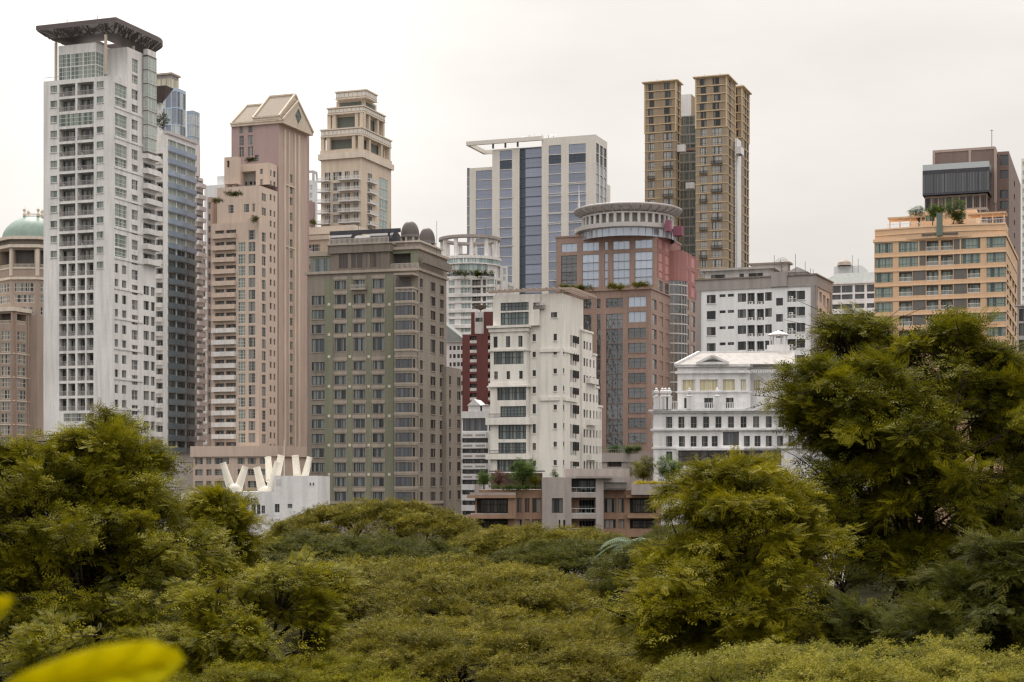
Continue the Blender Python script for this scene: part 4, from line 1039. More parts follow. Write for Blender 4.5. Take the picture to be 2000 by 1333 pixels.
# ------------------------------------------------------------------ granite office with rotunda
def granite_office():
    D = 430
    r = bldg('granite_office', 'brown granite office block with mirrored windows, red clad side and round rooftop pavilion', 1271, D)
    u = Vol(r, 1283.5, D + 6.6, 1086, 1329, 455)
    L, Rf = u.L, u.R
    cols = [(1096, 1127), (1137, 1169.5), (1180.5, 1187), (1197, 1229.5), (1240, 1274)]
    wins(u, L, cols, u.rows([(474, 490.5)], 1150), 'sky', .3)
    zz = u.rows([(497.5, 562)], 1150)[0]; h = (zz[1] - zz[0]) / 4
    wins(u, L, cols[1:], [(zz[0] + h * i + .02, zz[0] + h * (i + 1) - .02) for i in range(4)], 'sky', .3); wins(u, L, cols[:1], [(zz[0] + h * i + .02, zz[0] + h * (i + 1) - .02) for i in range(4)], 'mirror', .3)
    zs = Rf.z(1300, 548)
    for x0, x1 in ((1286.5, 1294.5), (1299, 1306.5)):
        for y0, y1 in ((467, 486), (494, 512), (513, 530), (531, 546)):
            a, b = Rf.s(x0), Rf.s(x1); c, e = Rf.z(1290, y1), Rf.z(1290, y0); Rf.holes.append((a, b, c, e, .2)); mb = MB(); mb.box(Rf, a + .005, b - .005, c + .005, e - .005, -.12, -.06); mb.build('clad_panel', 'red_panel', r)
    for x0, x1 in ((1286.5, 1294.5), (1299, 1306.5)):
        a, b = Rf.s(x0), Rf.s(x1); c, e = Rf.z(1290, 570), Rf.z(1290, 549); Rf.holes.append((a, b, c, e, .25)); window(r, Rf, a, b, c, e, 'mirror1', .2)
    mbw = u.wall(['granite'], 'upper_wall', z0=0)
    mb = MB(); facade(mb, Rf.shift(.06), 0.02, Rf.W, zs, u.z1, Rf.holes, 0); mb.build('red_cladding', 'red_clad', r)
    v = Vol(r, 1271, D, 1086, 1313, 565)
    L, Rf = v.L, v.R
    cl = [(1140, 1155), (1166, 1173), (1184, 1216.5)]
    top = v.rows([(583, 601)], 1200); wins(v, L, cl, top, 'mirror', .3); wins(v, L, [(1227, 1261.5)], v.rows([(580, 599.5), (609, 629.5)], 1244), 'sky', .3)
    p = 29.4 * L.Y(L.s(1200)) / F; z = L.z(1200, 613)
    rows = [(z - p * (i + 1) + .05, z - p * i - .05) for i in range(9)]; wins(v, L, cl, rows, 'mirror', .3)
    wins(v, L, [(1227, 1261.5)], v.rows(seq(641, 19, 29.3, 8), 1244), 'mirror', .3, sill='granite')
    wins(v, Rf, [(1274, 1282.5), (1287.5, 1295), (1300, 1307.5)], v.rows(seq(583, 19, 29.3, 10)), 'mirror1', .3)
    v.wall(['granite']); v.slab('cornice', 'granite', v.z1, v.z1 + .35, .35); u.slab('cornice', 'granite', u.z1, u.z1 + .4, .25)
    # curved glazed corner in the notch
    c = np.array(v.R.pt(v.R.s(1318), 0, -2)[:2]); mb = MB(); mb.lathe(c, [(5.2, 0), (5.2, zpx(545, D + 15))], 28); cg = mb.build('curved_corner', 'glass_mirror', r)
    for k in range(18):
        z = zpx(552 + 19.3 * k, D + 12); mb = MB(); mb.lathe(c, [(5.2, z), (5.42, z), (5.42, z + .35), (5.2, z + .35)], 28); mb.build('ring_band', 'silver', r)
    for k in range(28):
        an = 2 * math.pi * k / 28; q = (c[0] + 5.3 * math.cos(an), c[1] + 5.3 * math.sin(an))
        if q[1] < c[1]: mb = MB(); mb.bar(q + (0,), q + (zpx(545, D + 15),), .09); mb.build('mullion', 'silver', r)
    mb = MB(); mb.lathe(c, [(5.4, zpx(545, D + 15) + .01), (5.4, u.z1 - 3)], 28); mb.build('curved_cladding', 'red_clad', r)
    w = Vol(r, 1331, D + 22, 1322, 1362, 489)
    for i in range(14):
        for x0, x1 in ((1338, 1345.5), (1350, 1357.5)):
            a, b = w.R.s(x0), w.R.s(x1); y = 500 + 29 * i; cc, e = w.R.z(1348, y + 21), w.R.z(1348, y); w.R.holes.append((a, b, cc, e, .3))
            if i < 3: mb = MB(); mb.box(w.R, a + .005, b - .005, cc + .005, e - .005, -.2, -.1); mb.build('clad_panel', 'red_panel', r)
            else: window(r, w.R, a, b, cc, e, 'mirror1', .25)
    w.wall(['granite'], 'side_wing')
    a, b = 0.0, w.R.W
    mb = MB(); zb = w.zc(575)
    facade(mb, w.R.shift(.06), 0, b, zb, w.z1 + .05, [h for h in w.R.holes if h[2] > zb], 0); mb.build('red_cladding', 'red_clad', r)
    # rotunda
    Dc = D + 17; c = np.array((wx(1226, Dc), Dc)); k = Dc / F
    Z = lambda y: zpx(y, Dc - 10)
    mb = MB(); mb.lathe(c, [(92 * k, u.z1 - 1), (92 * k, Z(446))], 72); mb.build('drum_glass', 'glass_sky', r)
    for q in range(40):
        an = 2 * math.pi * q / 40; p_ = (c[0] + 92.6 * k * math.cos(an), c[1] + 92.6 * k * math.sin(an)); mb = MB(); mb.bar(p_ + (u.z1 - 1,), p_ + (Z(446),), .1 if q % 5 else .35); mb.build('mullion', 'silver', r)
    mb = MB(); mb.lathe(c, [(90 * k, Z(447)), (103 * k, Z(446)), (104 * k, Z(438)), (92 * k, Z(436)), (80 * k, Z(436))], 72); mb.build('drum_band', 'silver', r)
    mb = MB(); mb.lathe(c, [(80 * k, Z(437)), (80 * k, Z(412))], 60); mb.build('pavilion_wall', 'recess', r)
    for q in range(36):
        an = 2 * math.pi * q / 36; p_ = (c[0] + 87 * k * math.cos(an), c[1] + 87 * k * math.sin(an)); mb = MB(); mb.bar(p_ + (Z(437),), p_ + (Z(417),), .42, 0, 8); mb.build('column', 'dirty_white', r)
    mb = MB(); mb.lathe(c, [(85 * k, Z(418)), (90 * k, Z(417.8)), (90 * k, Z(415)), (84 * k, Z(413.5))], 60); mb.build('column_ring', 'silver', r)
    mb = MB(); mb.lathe(c, [(82 * k, Z(414)), (105 * k, Z(403.5)), (106 * k, Z(402.6)), (106 * k, Z(400.4)), (104 * k, Z(399.6)), (0.1, Z(398.5))], 80); roof = mb.build('pavilion_roof', 'silver', r)
    for q in range(32):
        an = 2 * math.pi * q / 32; d = np.array((math.cos(an), math.sin(an))); p0 = c + d * 84 * k; p1 = c + d * 104.5 * k
        mb = MB(); mb.bar((p0[0], p0[1], Z(415)), (p1[0], p1[1], Z(404.3)), .28); mb.build('roof_rib', 'grey_wall', roof)
    mb = MB(); mb.bar((c[0] - 13, c[1] - 2, Z(402)), (c[0] - 13, c[1] - 2, Z(380)), .35, 0, 6, .3); mb.bar((c[0] - 13, c[1] - 2, Z(380)), (c[0] - 13, c[1] - 2, Z(352)), .25, 0, 6, .04); mb.build('spire', 'dirty_white', r)
    for x0, x1, y0, y1, dd in ((1299, 1312, 430, 452, 4), (1314, 1335, 441, 460, 8)):
        s = Vol(r, x1 - 4, D + dd, x0, x1, y0, z0=zpx(y1, D + dd)); s.wall(['purple_sign'], 'roof_sign_box')
    # front podium with planted terrace
    pz = Vol(r, 1216, D - 60, 1130, 1300, 888); pz.L.holes.append((pz.L.s(1186), pz.L.s(1214), pz.zc(912), pz.zc(896), 1.5, 1)); pz.wall(['concrete', 'recess_dark'], 'podium'); pz.slab('podium_band', 'concrete', pz.z1 - 1.6, pz.z1 + .2, .4)
    rail(r, pz.L, pz.L.s(1176), pz.L.W, pz.z1 + .2, 0, 1.0, 'frame_grey', 'railing', .5); rail(r, pz.R, 0, pz.R.W, pz.z1 + .2, 0, 1.0, 'frame_grey', 'railing', .5)
    return u, v, pz
GO = granite_office()

# ------------------------------------------------------------------ cream art deco block
def deco():
    D = 315
    r = bldg('cream_apartment_block', 'cream art deco apartment block with stepped right side and roof pergola', 1098, D)
    X = lambda c: 880 + c / 2.5625
    Yp = lambda c: 540 + c / 2.5625
    v = Vol(r, 1098, D, 1028, 1139, 573)
    L, Rf = v.L, v.R
    rw = lambda lst, px, f=None: v.rows([(Yp(a), Yp(b)) for a, b in lst], px, f)
    wins(v, L, [(X(515), X(532))], rw([(288, 322), (368, 393), (462, 487), (548, 575), (643, 668), (735, 762), (828, 853), (920, 946)], X(523)), 'deco1', .25, sill='cream')
    wins(v, L, [(X(502), X(533))], rw([(180, 207)], X(517)), 'deco', .25, sill='cream')
    wins(v, L, [(X(410), X(427))], rw([(290, 325), (378, 405), (470, 500), (552, 585), (640, 687), (740, 785), (835, 870), (922, 950)], X(418)), 'deco1', .25, sill='cream')
    rr = rw([(297, 355), (385, 445), (470, 530), (557, 610), (643, 712), (742, 812), (828, 897), (927, 965)], X(615), Rf)
    for x0, x1 in ((600, 607), (611, 618), (622, 630)): wins(v, Rf, [(X(x0), X(x1))], rr, 'deco1', .3)
    wins(v, Rf, [(X(563), X(570))], rw([(368, 390), (460, 485), (548, 575), (643, 668), (735, 762), (828, 853), (920, 946)], X(566), Rf), 'deco1', .2, sill='cream')
    v.wall(['cream'])
    # open shutters beside the narrow windows on the right face
    for c, e in rr:
        for x in (611, 622, 633):
            s = Rf.s(X(x)); mb = MB(); mb.box(Rf, s - .03, s + .03, c + (e - c) * .35, e - .05, .02, .42); mb.build('shutter', 'frame_dark', r)
    for cc in (368, 612):
        z = v.zc(Yp(cc)); v.bandL('string_course', 'cream', X(447), X(545), z - .35, z + .3, .28); v.bandR('string_course', 'cream', X(562), X(632), z - .35, z + .3, .28)
    # left bay, slightly forward
    b = Vol(r, 1028.5, v.L.Y(0) - 1.6, 957.5, 1033, 636)
    f = b.L; rb = lambda lst, px: b.rows([(Yp(a), Yp(c)) for a, c in lst], px)
    wins(b, f, [(X(215), X(235)), (X(277), X(298)), (X(339), X(360))], rb([(300, 355)], X(290)), 'deco1', .25); wins(b, f, [(X(216), X(365))], rb([(378, 440)], X(290)), 'decobig', .25)
    wins(b, f, [(X(218), X(236)), (X(280), X(298)), (X(343), X(361))], rb([(475, 515)], X(290)), 'deco1', .25)
    wins(b, f, [(X(232), X(378))], rb([(552, 620), (920, 978)], X(305)), 'decobig', .5); wins(b, f, [(X(248), X(378))], rb([(650, 703)], X(313)), 'decobig', .5); wins(b, f, [(X(238), X(378))], rb([(745, 815), (832, 885)], X(308)), 'decobig', .5)
    b.wall(['cream'], 'front_bay')
    for y0, y1, o in ((243, 255, .55), (258, 275, .25), (362, 372, .3), (545, 553, .5), (532, 545, .25)): b.slab('cornice', 'cream', b.zc(Yp(y1)), b.zc(Yp(y0)), o)
    for y0, y1 in ((705, 742), (888, 916)): b.slab('balcony_band', 'cream', b.zc(Yp(y1)), b.zc(Yp(y0)), .7); rail(r, f, 0, f.W, b.zc(Yp(y0)), .5, .7, 'frame_dark', 'railing', .25)
    # penthouse
    p = Vol(r, 1053, v.L.Y(v.L.s(1053)) - .8, 963, 1065, 574, z0=b.z1)
    wins(p, p.L, [(X(250), X(391))], p.rows([(Yp(131), Yp(172)), (Yp(180), Yp(243))], X(320)), 'decobig', .35)
    a0, a1 = p.L.s(X(413)), p.L.s(X(474)); c0, c1 = p.rows([(Yp(131), Yp(165))], X(440))[0]; p.L.holes.append((a0, a1, c0, c1, 1.4, 1))
    mb = MB(); mb.box(p.L, a0 + .5, a0 + 1.9, c0 + .05, c0 + 1.3, -1.0, -.3); mb.build('air_conditioner', 'ac_unit', r); rail(r, p.L, a0, a1, c0, -.1, .7, 'frame_dark')
    p.wall(['cream', 'recess_dark'], 'penthouse')
    # pergola
    zt = v.zc(568); mb = MB()
    for d in (.3, 2.0): mb.box(v.L, v.L.s(X(195)), v.L.W + 2.2, zt, zt + .3, d, d + .25)
    for d in (.3, 2.0): mb.box(v.R, -2.2, v.R.W + 1.5, zt + .003, zt + .303, d, d + .25)
    n = 13; 
    for k in range(n): s = v.L.s(X(205)) + (v.L.W - v.L.s(X(205))) * k / (n - 1); mb.box(v.L, s - .1, s + .1, zt + .31, zt + .5, -.6, 2.4)
    for k in range(n): s = v.R.W * k / (n - 1); mb.box(v.R, s - .1, s + .1, zt + .312, zt + .502, -.6, 2.4)
    mb.build('pergola', 'brown_frame', r)
    # stepped rear volumes on the right
    ends = [(1139, 1157, 275, 22), (1157, 1164, 395, 25), (1164, 1168.5, 560, 26), (1168.5, 1175.5, 655, 27)]
    Yc = v.R.Y(v.R.W)
    for i, (x0, x1, yt, _) in enumerate(ends):
        s = Vol(r, x0 - (1.5 if i == 0 else 0), Yc - 2.0 + (0 if i == 0 else .02), x0 - 8, x1, Yp(yt)) if i == 0 else Vol(r, x0, prevY - .02, x0 - 6, x1, Yp(yt))
        prevY = s.R.Y(s.R.W)
        rows_ = [(yy, yy + 40) for yy in (330, 415, 500, 590, 672, 770, 850, 930) if yy > yt + 10]
        nn = {0: ((.12, .3), (.4, .55), (.72, .88)), 1: ((.25, .6),), 2: ((.2, .7),), 3: ((.15, .35), (.6, .8))}[i]
        for t0, t1 in nn:
            for a, c in rows_:
                q0, q1 = zpx(Yp(c - 4), Yc), zpx(Yp(a - 4), Yc); A, B = s.R.W * t0, s.R.W * t1; s.R.holes.append((A, B, q0, q1, .25)); window(r, s.R, A, B, q0, q1, 'deco1', .2)
        s.wall(['cream'], 'stepped_wing'); s.slab('cornice', 'cream', s.z1, s.z1 + .4, .22)
    for yy in (500, 710, 885): balcony(r, Face(v.R.pt(v.R.W + .6, 0, .05)[:2], v.R.u, 5), 0, 5.5, zpx(Yp(yy + 30), Yc), 1.2, .9, 'cream')
deco()

# ------------------------------------------------------------------ white and grey block with air conditioners
def grey_white():
    D = 352
    r = bldg('white_apartment_block', 'white apartment block with grey border, dark windows and rooftop dish', 1592, D)
    X = lambda c: 1250 + c / 2.898
    Yp = lambda c: 480 + c / 2.898
    v = Vol(r, 1592, D, 1361, 1624, Yp(172), aL=23)
    L, Rf = v.L, v.R
    pitch = 91.0
    rw = lambda a, b, px, n=5: v.rows([(Yp(a + pitch * k), Yp(b + pitch * k)) for k in range(n)], px)
    wins(v, L, [(X(378), X(428))], rw(280, 327, X(400)), 'plain', .2, sill='white')
    wins(v, L, [(X(450), X(484)), (X(497), X(532))], rw(275, 291, X(490)), 'plain', .2)
    wins(v, L, [(X(553), X(601)), (X(708), X(746))], rw(268, 316, X(640)), 'plain', .25); wins(v, L, [(X(770), X(809))], rw(297, 340, X(790), 4), 'plain', .25); wins(v, L, [(X(885), X(934))], rw(256, 306, X(910)), 'plain', .25, sill='white')
    for x0, x1 in ((607, 649), (660, 701), (833, 882)):
        for c, e in rw(268 if x0 < 800 else 256, 332 if x0 < 800 else 322, X((x0 + x1) / 2)):
            a, b = L.s(X(x0)), L.s(X(x1)); L.holes.append((a, b, c, e, 1.2, 1)); window(r, L, a + .1, b - .1, c + .6, e - .1, 'plain', 1.1)
            ac(r, L, a + .35, c + .02, -.5)
            if x0 > 800: ac(r, L, a + .35, c + .75, -.5); rail(r, L, a + .02, b - .02, c, -.08, .8, 'frame_white', 'railing', .2)
    for x0, x1 in ((1000, 1009), (1016, 1030), (1037, 1050), (1058, 1073)):
        for c, e in v.rows([(Yp(262 + 92 * k + (x0 - 1000) * .42), Yp(322 + 92 * k + (x0 - 1000) * .42)) for k in range(4)], X(1035), Rf):
            a, b = Rf.s(X(x0)), Rf.s(X(x1)); Rf.holes.append((a, b, c, e, .8, 1)); window(r, Rf, a + .05, b - .05, c + .9, e - .05, 'plain', .7)
    v.wall(['white_cool', 'recess_dark', 'pink_light'], mR=2)
    # grey border
    z = v.zc(Yp(228)); v.slab('parapet_band', 'grey_band', z, v.z1 + .2, .22)
    v.bandL('border_strip', 'grey_band', 1361, X(345), 10, z - .01, .2); v.bandL('border_strip', 'grey_band', X(968), 1591.9, 10, z - .01, .2); v.bandR('border_strip', 'grey_band', 1592, X(999), 10, z - .01, .2); v.bandR('border_strip', 'grey_band', X(1076), 1624, 10, z - .01, .2)
    v.slab('parapet_coping', 'taupe_dark', v.z1 + .21, v.z1 + .5, .45)
    mb = MB(); mb.box(L, L.s(X(745)), L.s(X(835)), L.z(X(790), Yp(228)) - .2, L.z(X(790), Yp(150)), .23, .5); mb.build('stair_tower', 'grey_band', r)
    mb = MB(); mb.box(L, L.s(X(748)), L.s(X(832)), 10, L.z(X(790), Yp(228)) - .22, .12, .24); 
    # penthouses
    p = Vol(r, X(742), D + 8, X(370), X(775), Yp(132), z0=v.z1); wins(p, p.L, [(X(403), X(480)), (X(563), X(588)), (X(615), X(697))], p.rows([(Yp(160), Yp(188))], X(560)), 'plain', .2); p.wall(['dirty_white'], 'penthouse'); p.slab('penthouse_roof', 'grey_wall', p.z1, p.z1 + .45, 1.0)
    q = Vol(r, X(838), D + 14, X(632), X(850), Yp(103), z0=v.z1); q.wall(['grey_wall', 'taupe_dark'], 'plant_room', mR=1); q.slab('plant_roof', 'taupe_dark', q.z1, q.z1 + .4, .5)
    h = Vol(r, X(940), D + 10, X(845), X(962), Yp(150), z0=v.z1); wins(h, h.L, [(X(880), X(892)), (X(905), X(917))], h.rows([(Yp(158), Yp(172))]), 'plain', .2); h.wall(['dirty_white'], 'roof_house')
    mb = MB(); f = h.L; a, b, m = -.5, f.W + .5, f.W / 2; zz, zt = h.z1, h.zc(Yp(120))
    for d0, d1 in ((.6, -6),):
        A = [f.pt(a, zz, d0), f.pt(m, zt, d0), f.pt(b, zz, d0)]; B = [f.pt(a, zz, d1), f.pt(m, zt, d1), f.pt(b, zz, d1)]
        mb.face(A); mb.face(B); mb.face([A[0], A[1], B[1], B[0]]); mb.face([A[1], A[2], B[2], B[1]]); mb.face([A[0], A[2], B[2], B[0]])
    mb.build('gable_roof', 'grey_wall', r)
    # mesh dish
    Y = D + 5; c = np.array((wx(X(802), Y), Y, zpx(Yp(105), Y))); rr = 37 / 2.898 * Y / F; mb = MB(); n = 20
    ax = np.array((-.35, -.75, .5)); ax /= np.linalg.norm(ax); u_ = np.cross(ax, (0, 0, 1)); u_ /= np.linalg.norm(u_); w_ = np.cross(ax, u_)
    pt = lambda t, an: c + ax * (.3 * t * t / rr) + t * (math.cos(an) * u_ + math.sin(an) * w_)
    for j in range(1, 6):
        for k in range(n): mb.bar(pt(rr * j / 5, 2 * math.pi * k / n), pt(rr * j / 5, 2 * math.pi * (k + 1) / n), .03)
    for k in range(n):
        for j in range(5): mb.bar(pt(rr * j / 5, 2 * math.pi * k / n), pt(rr * (j + 1) / 5, 2 * math.pi * k / n), .03)
    mb.bar(c, c + ax * rr * .9, .05); mb.bar(c, (c[0], c[1], v.z1), .12); mb.build('satellite_dish', 'taupe_dark', r)
    for px, yt in ((X(880), 48), (X(935), 92), (X(965), 130), (X(980), 135), (X(760), 55)):
        Y = D + 4; x = wx(px, Y); mb = MB(); mb.bar((x, Y, v.z1), (x, Y, zpx(Yp(yt), Y)), .06); mb.build('antenna', 'metal_dark', r)
grey_white()

def far_white():
    D = 430
    r = bldg('white_strip_block', 'white block with ribbon windows and green grey roof behind the orange building', 1708, D)
    X = lambda c: 1250 + c / 2.898
    Yp = lambda c: 480 + c / 2.898
    v = Vol(r, 1760, D - 14, 1606, 1800, Yp(205))
    for y0, y1 in ((225, 265), (275, 303), (330, 356), (385, 410), (436, 460), (487, 510)):
        wins(v, v.L, [(X(1086), X(1136)), (X(1141), X(1203)), (X(1217), X(1270)), (X(1284), X(1328))], v.rows([(Yp(y0), Yp(y1))], X(1200)), 'darkband', .3)
    v.wall(['white_cool']); v.slab('roof_slab', 'white_cool', v.z1, v.z1 + .5, .5)
    mb = MB(); P0, P1 = v.poly(.3), v.poly(-3.0); za, zb = v.z1 + .5, v.zc(Yp(135))
    for k in range(4): j = (k + 1) % 4; mb.face([P0[k] + (za,), P0[j] + (za,), P1[j] + (zb,), P1[k] + (zb,)])
    mb.face([p + (zb,) for p in P1]); mb.build('roof', 'grey_roof', r)
    t = Vol(r, X(1255), D + 2, X(1097), X(1290), Yp(112), z0=zb - 1); t.wall(['white_cool'], 'roof_box')
    Y = D; c = (wx(X(1170), Y), Y + 3); mb = MB(); mb.lathe(c, [(1.9, t.z1), (1.6, t.z1 + .9), (.9, t.z1 + 1.4), (0.05, t.z1 + 1.6)], 16); mb.build('roof_dish', 'taupe_light', r)
    for px, yt in ((1202, 55), (1235, 75)): x = wx(X(px), D); mb = MB(); mb.bar((x, D, zb), (x, D, zpx(Yp(yt), D)), .06); mb.build('antenna', 'metal_dark', r)
far_white()

# ------------------------------------------------------------------ orange terrace building
def orange_block():
    D = 350
    r = bldg('orange_building', 'pale orange apartment building with green framed windows and rooftop garden', 1964, D)
    X = lambda c: 1660 + c / 2.835
    Yp = lambda c: 230 + c / 2.835
    v = Vol(r, 1964, D, 1707.6, 1987, Yp(650), aL=20)
    L, Rf = v.L, v.R
    p = 82.0
    rw = lambda a, b, px, n, k0=0: v.rows([(Yp(a + p * k), Yp(b + p * k)) for k in range(k0, k0 + n)], px)
    wins(v, L, [(X(140), X(237))], rw(696, 750, X(190), 7), 'orangebig', .25); wins(v, L, [(X(757), X(862))], rw(661, 719, X(810), 8), 'orangebig', .25)
    wins(v, L, [(X(270), X(377))], rw(689, 744, X(320), 2), 'orangebig', .25); wins(v, L, [(X(616), X(722))], rw(668, 726, X(668), 2), 'orangebig', .25)
    loggia(v, L, [(X(423), X(490)), (X(503), X(570))], rw(680, 737, X(496), 7), 'door', 1.2, 1, 'frame_white', .9)
    loggia(v, L, [(X(271), X(344))], rw(689, 744, X(310), 5, 2), 'door', 1.2, 1, 'frame_white', .9); loggia(v, L, [(X(652), X(722))], rw(668, 724, X(690), 5, 2), 'door', 1.2, 1, 'frame_white', .9)
    for x0, x1, k0, n in ((385, 420, 0, 2), (574, 608, 0, 2), (347, 420, 2, 5), (574, 648, 2, 5)):
        for c, e in rw(683 if x0 < 500 else 674, 738 if x0 < 500 else 730, X((x0 + x1) / 2), n, k0):
            a, b = L.s(X(x0)), L.s(X(x1)); L.holes.append((a, b, c, e, .15)); mb = MB(); mb.box(L, a + .01, b - .01, c + .01, e - .01, -.12, -.05); mb.build('slatted_screen', 'grey_screen', r)
    for i, (x0, x1) in enumerate(((870, 878), (884, 893), (900, 908), (913, 920))):
        for k in range(7): c, e = Rf.z(X(895), Yp(905 + 82 * k + 10 * i)), Rf.z(X(895), Yp(855 + 82 * k + 10 * i)); a, b = Rf.s(X(x0)), Rf.s(X(x1)); Rf.holes.append((a, b, c, e, .2)); window(r, Rf, a, b, c, e, 'plain', .15)
    v.wall(['orange', 'recess'])
    for k in range(8):
        z = L.z(X(496), Yp(741 + 82 * k)); mb = MB(); mb.box(L, 0, L.W, z - .75, z - .45, .003, .16); mb.build('floor_band', 'orange_trim', r)
        mb = MB(); mb.box(Rf, 0.17, Rf.W, z - .75, z - .45, .003, .12); mb.build('floor_band', 'orange_trim', r)
    # bowed parapet
    mb = MB(); n = 16; zb, zt = v.z1, v.zc(Yp(588))
    arc = [L.pt(L.W * k / n, 0, 1.5 * math.sin(math.pi * k / n) - .8)[:2] for k in range(n + 1)] + [L.pt(L.W, 0, -9)[:2], L.pt(0, 0, -9)[:2]]
    mb.prism(arc, zb, zt); mb.build('parapet', 'orange', r)
    v.slab('parapet_band', 'orange_trim', zb - .25, zb + .35, .25)
    mb = MB(); arc2 = [L.pt(L.W * k / n, 0, 1.5 * math.sin(math.pi * k / n) - .65)[:2] for k in range(n + 1)] + [L.pt(L.W, 0, -9.2)[:2], L.pt(0, 0, -9.2)[:2]]
    mb.prism(arc2, zt + .002, zt + .3); mb.prism(arc2, (zb + zt) / 2, (zb + zt) / 2 + .18); mb.build('parapet_coping', 'orange_trim', r)
    for x0, x1 in ((400, 480), (518, 600)): mb = MB(); mb.box(L, L.s(X(x0)), L.s(X(x1)), zb + .55, zb + .95, .6, .8); mb.build('parapet_vent', 'recess_dark', r)
    mb = MB(); mb.box(L, L.s(X(483)), L.s(X(515)), zb + .4, zt + 2.8, .5, 1.2); mb.build('green_chute', 'frame_green', r)
    pz = zt + .3
    for x0, x1, h in ((205, 400, 2.1), (650, 862, 2.1)):
        a, b = L.s(X(x0)), L.s(X(x1)); o = None
        mb = MB(); mb.box(L, a, b, pz + h, pz + h + .35, -5.5, -.9); mb.build('pergola_roof', 'orange', r)
        for t in (.06, .35, .65, .95): s = a + (b - a) * t; mb = MB(); mb.box(L, s - .13, s + .13, pz, pz + h, -1.4, -1.1); mb.build('pergola_post', 'orange_trim', r)
        rail(r, L, a, b, pz, -.9, 1.0, 'frame_white', 'railing', .3)
    hv = Vol(r, X(700), D + 9, X(330), X(730), Yp(508), z0=zt); wins(hv, hv.L, [(X(420), X(470)), (X(590), X(640))], hv.rows([(Yp(528), Yp(560))]), 'door', .2); hv.wall(['orange_trim'], 'roof_house')
    return v, zt
OB = orange_block()

def brown_tower():
    D = 470
    r = bldg('brown_tower', 'dark brown tower with projecting smoked glass box behind the orange building', 1942, D)
    X = lambda c: 1660 + c / 2.835
    Yp = lambda c: 230 + c / 2.835
    b = Vol(r, X(880), D + 8, X(800), X(946), Yp(186), aL=20)
    for c0, c1 in ((205, 262), (290, 335), (400, 445), (460, 505)): wins(b, b.L, [(X(830), X(876))], b.rows([(Yp(c0), Yp(c1))]), 'darkband', .2)
    wins(b, b.R, [(X(908), X(914))], b.rows([(Yp(270 + 75 * k), Yp(300 + 75 * k)) for k in range(8)]), 'plain', .2)
    b.wall(['brown_dark', 'brown_panel'], mR=1)
    m = Vol(r, X(803), D, X(458), X(822), Yp(160), aL=20); m.wall(['brown_dark'], 'main_block', z1=m.zc(Yp(174)))
    # roof frame
    mb = MB(); zt = m.z1; m_ = m
    for fc in (m.L, m.R): mb.box(fc, .01 if fc is m.L else .71, fc.W, zt - .7, zt, -.7, .15)
    for fc, t in ((m.L, 0), (m.L, .58), (m.L, .985)): mb.box(fc, fc.W * t, fc.W * t + .7, m.zc(Yp(195)) - 14, zt - .71, -.5, .2)
    mb.build('roof_frame', 'brown_frame', r)
    s = Vol(r, X(772), D - 8, X(402), X(824), Yp(272), z0=zpx(Yp(412), D - 8), aL=20)
    h = s.z1 - s.z0
    for k in range(6): a, c = s.L.W * k / 6 + .05, s.L.W * (k + 1) / 6 - .05; s.L.holes.append((a, c, s.z0 + .5, s.z1 - 1.0, .12)); window(r, s.L, a, c, s.z0 + .5, s.z1 - 1.0, 'darkband', .06)
    for k in range(3): a, c = s.R.W * k / 3 + .05, s.R.W * (k + 1) / 3 - .05; s.R.holes.append((a, c, s.z0 + .5, s.z1 - 1.0, .12)); window(r, s.R, a, c, s.z0 + .5, s.z1 - 1.0, 'darkband', .06)
    s.wall(['canvas_dark'], 'glass_box')
    for fc in (s.L, s.R): mb = MB(); mb.box(fc, 0.02, fc.W - .02, s.z1 + .01, s.z1 + 1.6, -.1, -.06); mb.build('glass_balustrade', 'glass_clear', r)
    lo = Vol(r, X(760), D - 6, X(414), X(822), z1=s.z0 - .01, aL=20)
    for i in range(3):
        e = s.z0 - .5 - 4.0 * i
        for k in range(9): a, c = lo.L.W * k / 9 + .18, lo.L.W * (k + 1) / 9 - .18; lo.L.holes.append((a, c, e - 3.3, e, .3)); window(r, lo.L, a, c, e - 3.3, e, 'brown' if k % 3 else 'plain', .2)
        for k in range(4): a, c = lo.R.W * k / 4 + .18, lo.R.W * (k + 1) / 4 - .18; lo.R.holes.append((a, c, e - 3.3, e, .3)); window(r, lo.R, a, c, e - 3.3, e, 'brown', .2)
    lo.wall(['brown_frame'], 'lower_storeys')
    x = wx(X(797), D); mb = MB(); mb.bar((x, D + 2, zt), (x, D + 2, zpx(Yp(58), D)), .1); mb.bar((x - .5, D + 2, zpx(Yp(64), D)), (x + .5, D + 2, zpx(Yp(64), D)), .06); mb.build('antenna', 'metal_dark', r)
brown_tower()

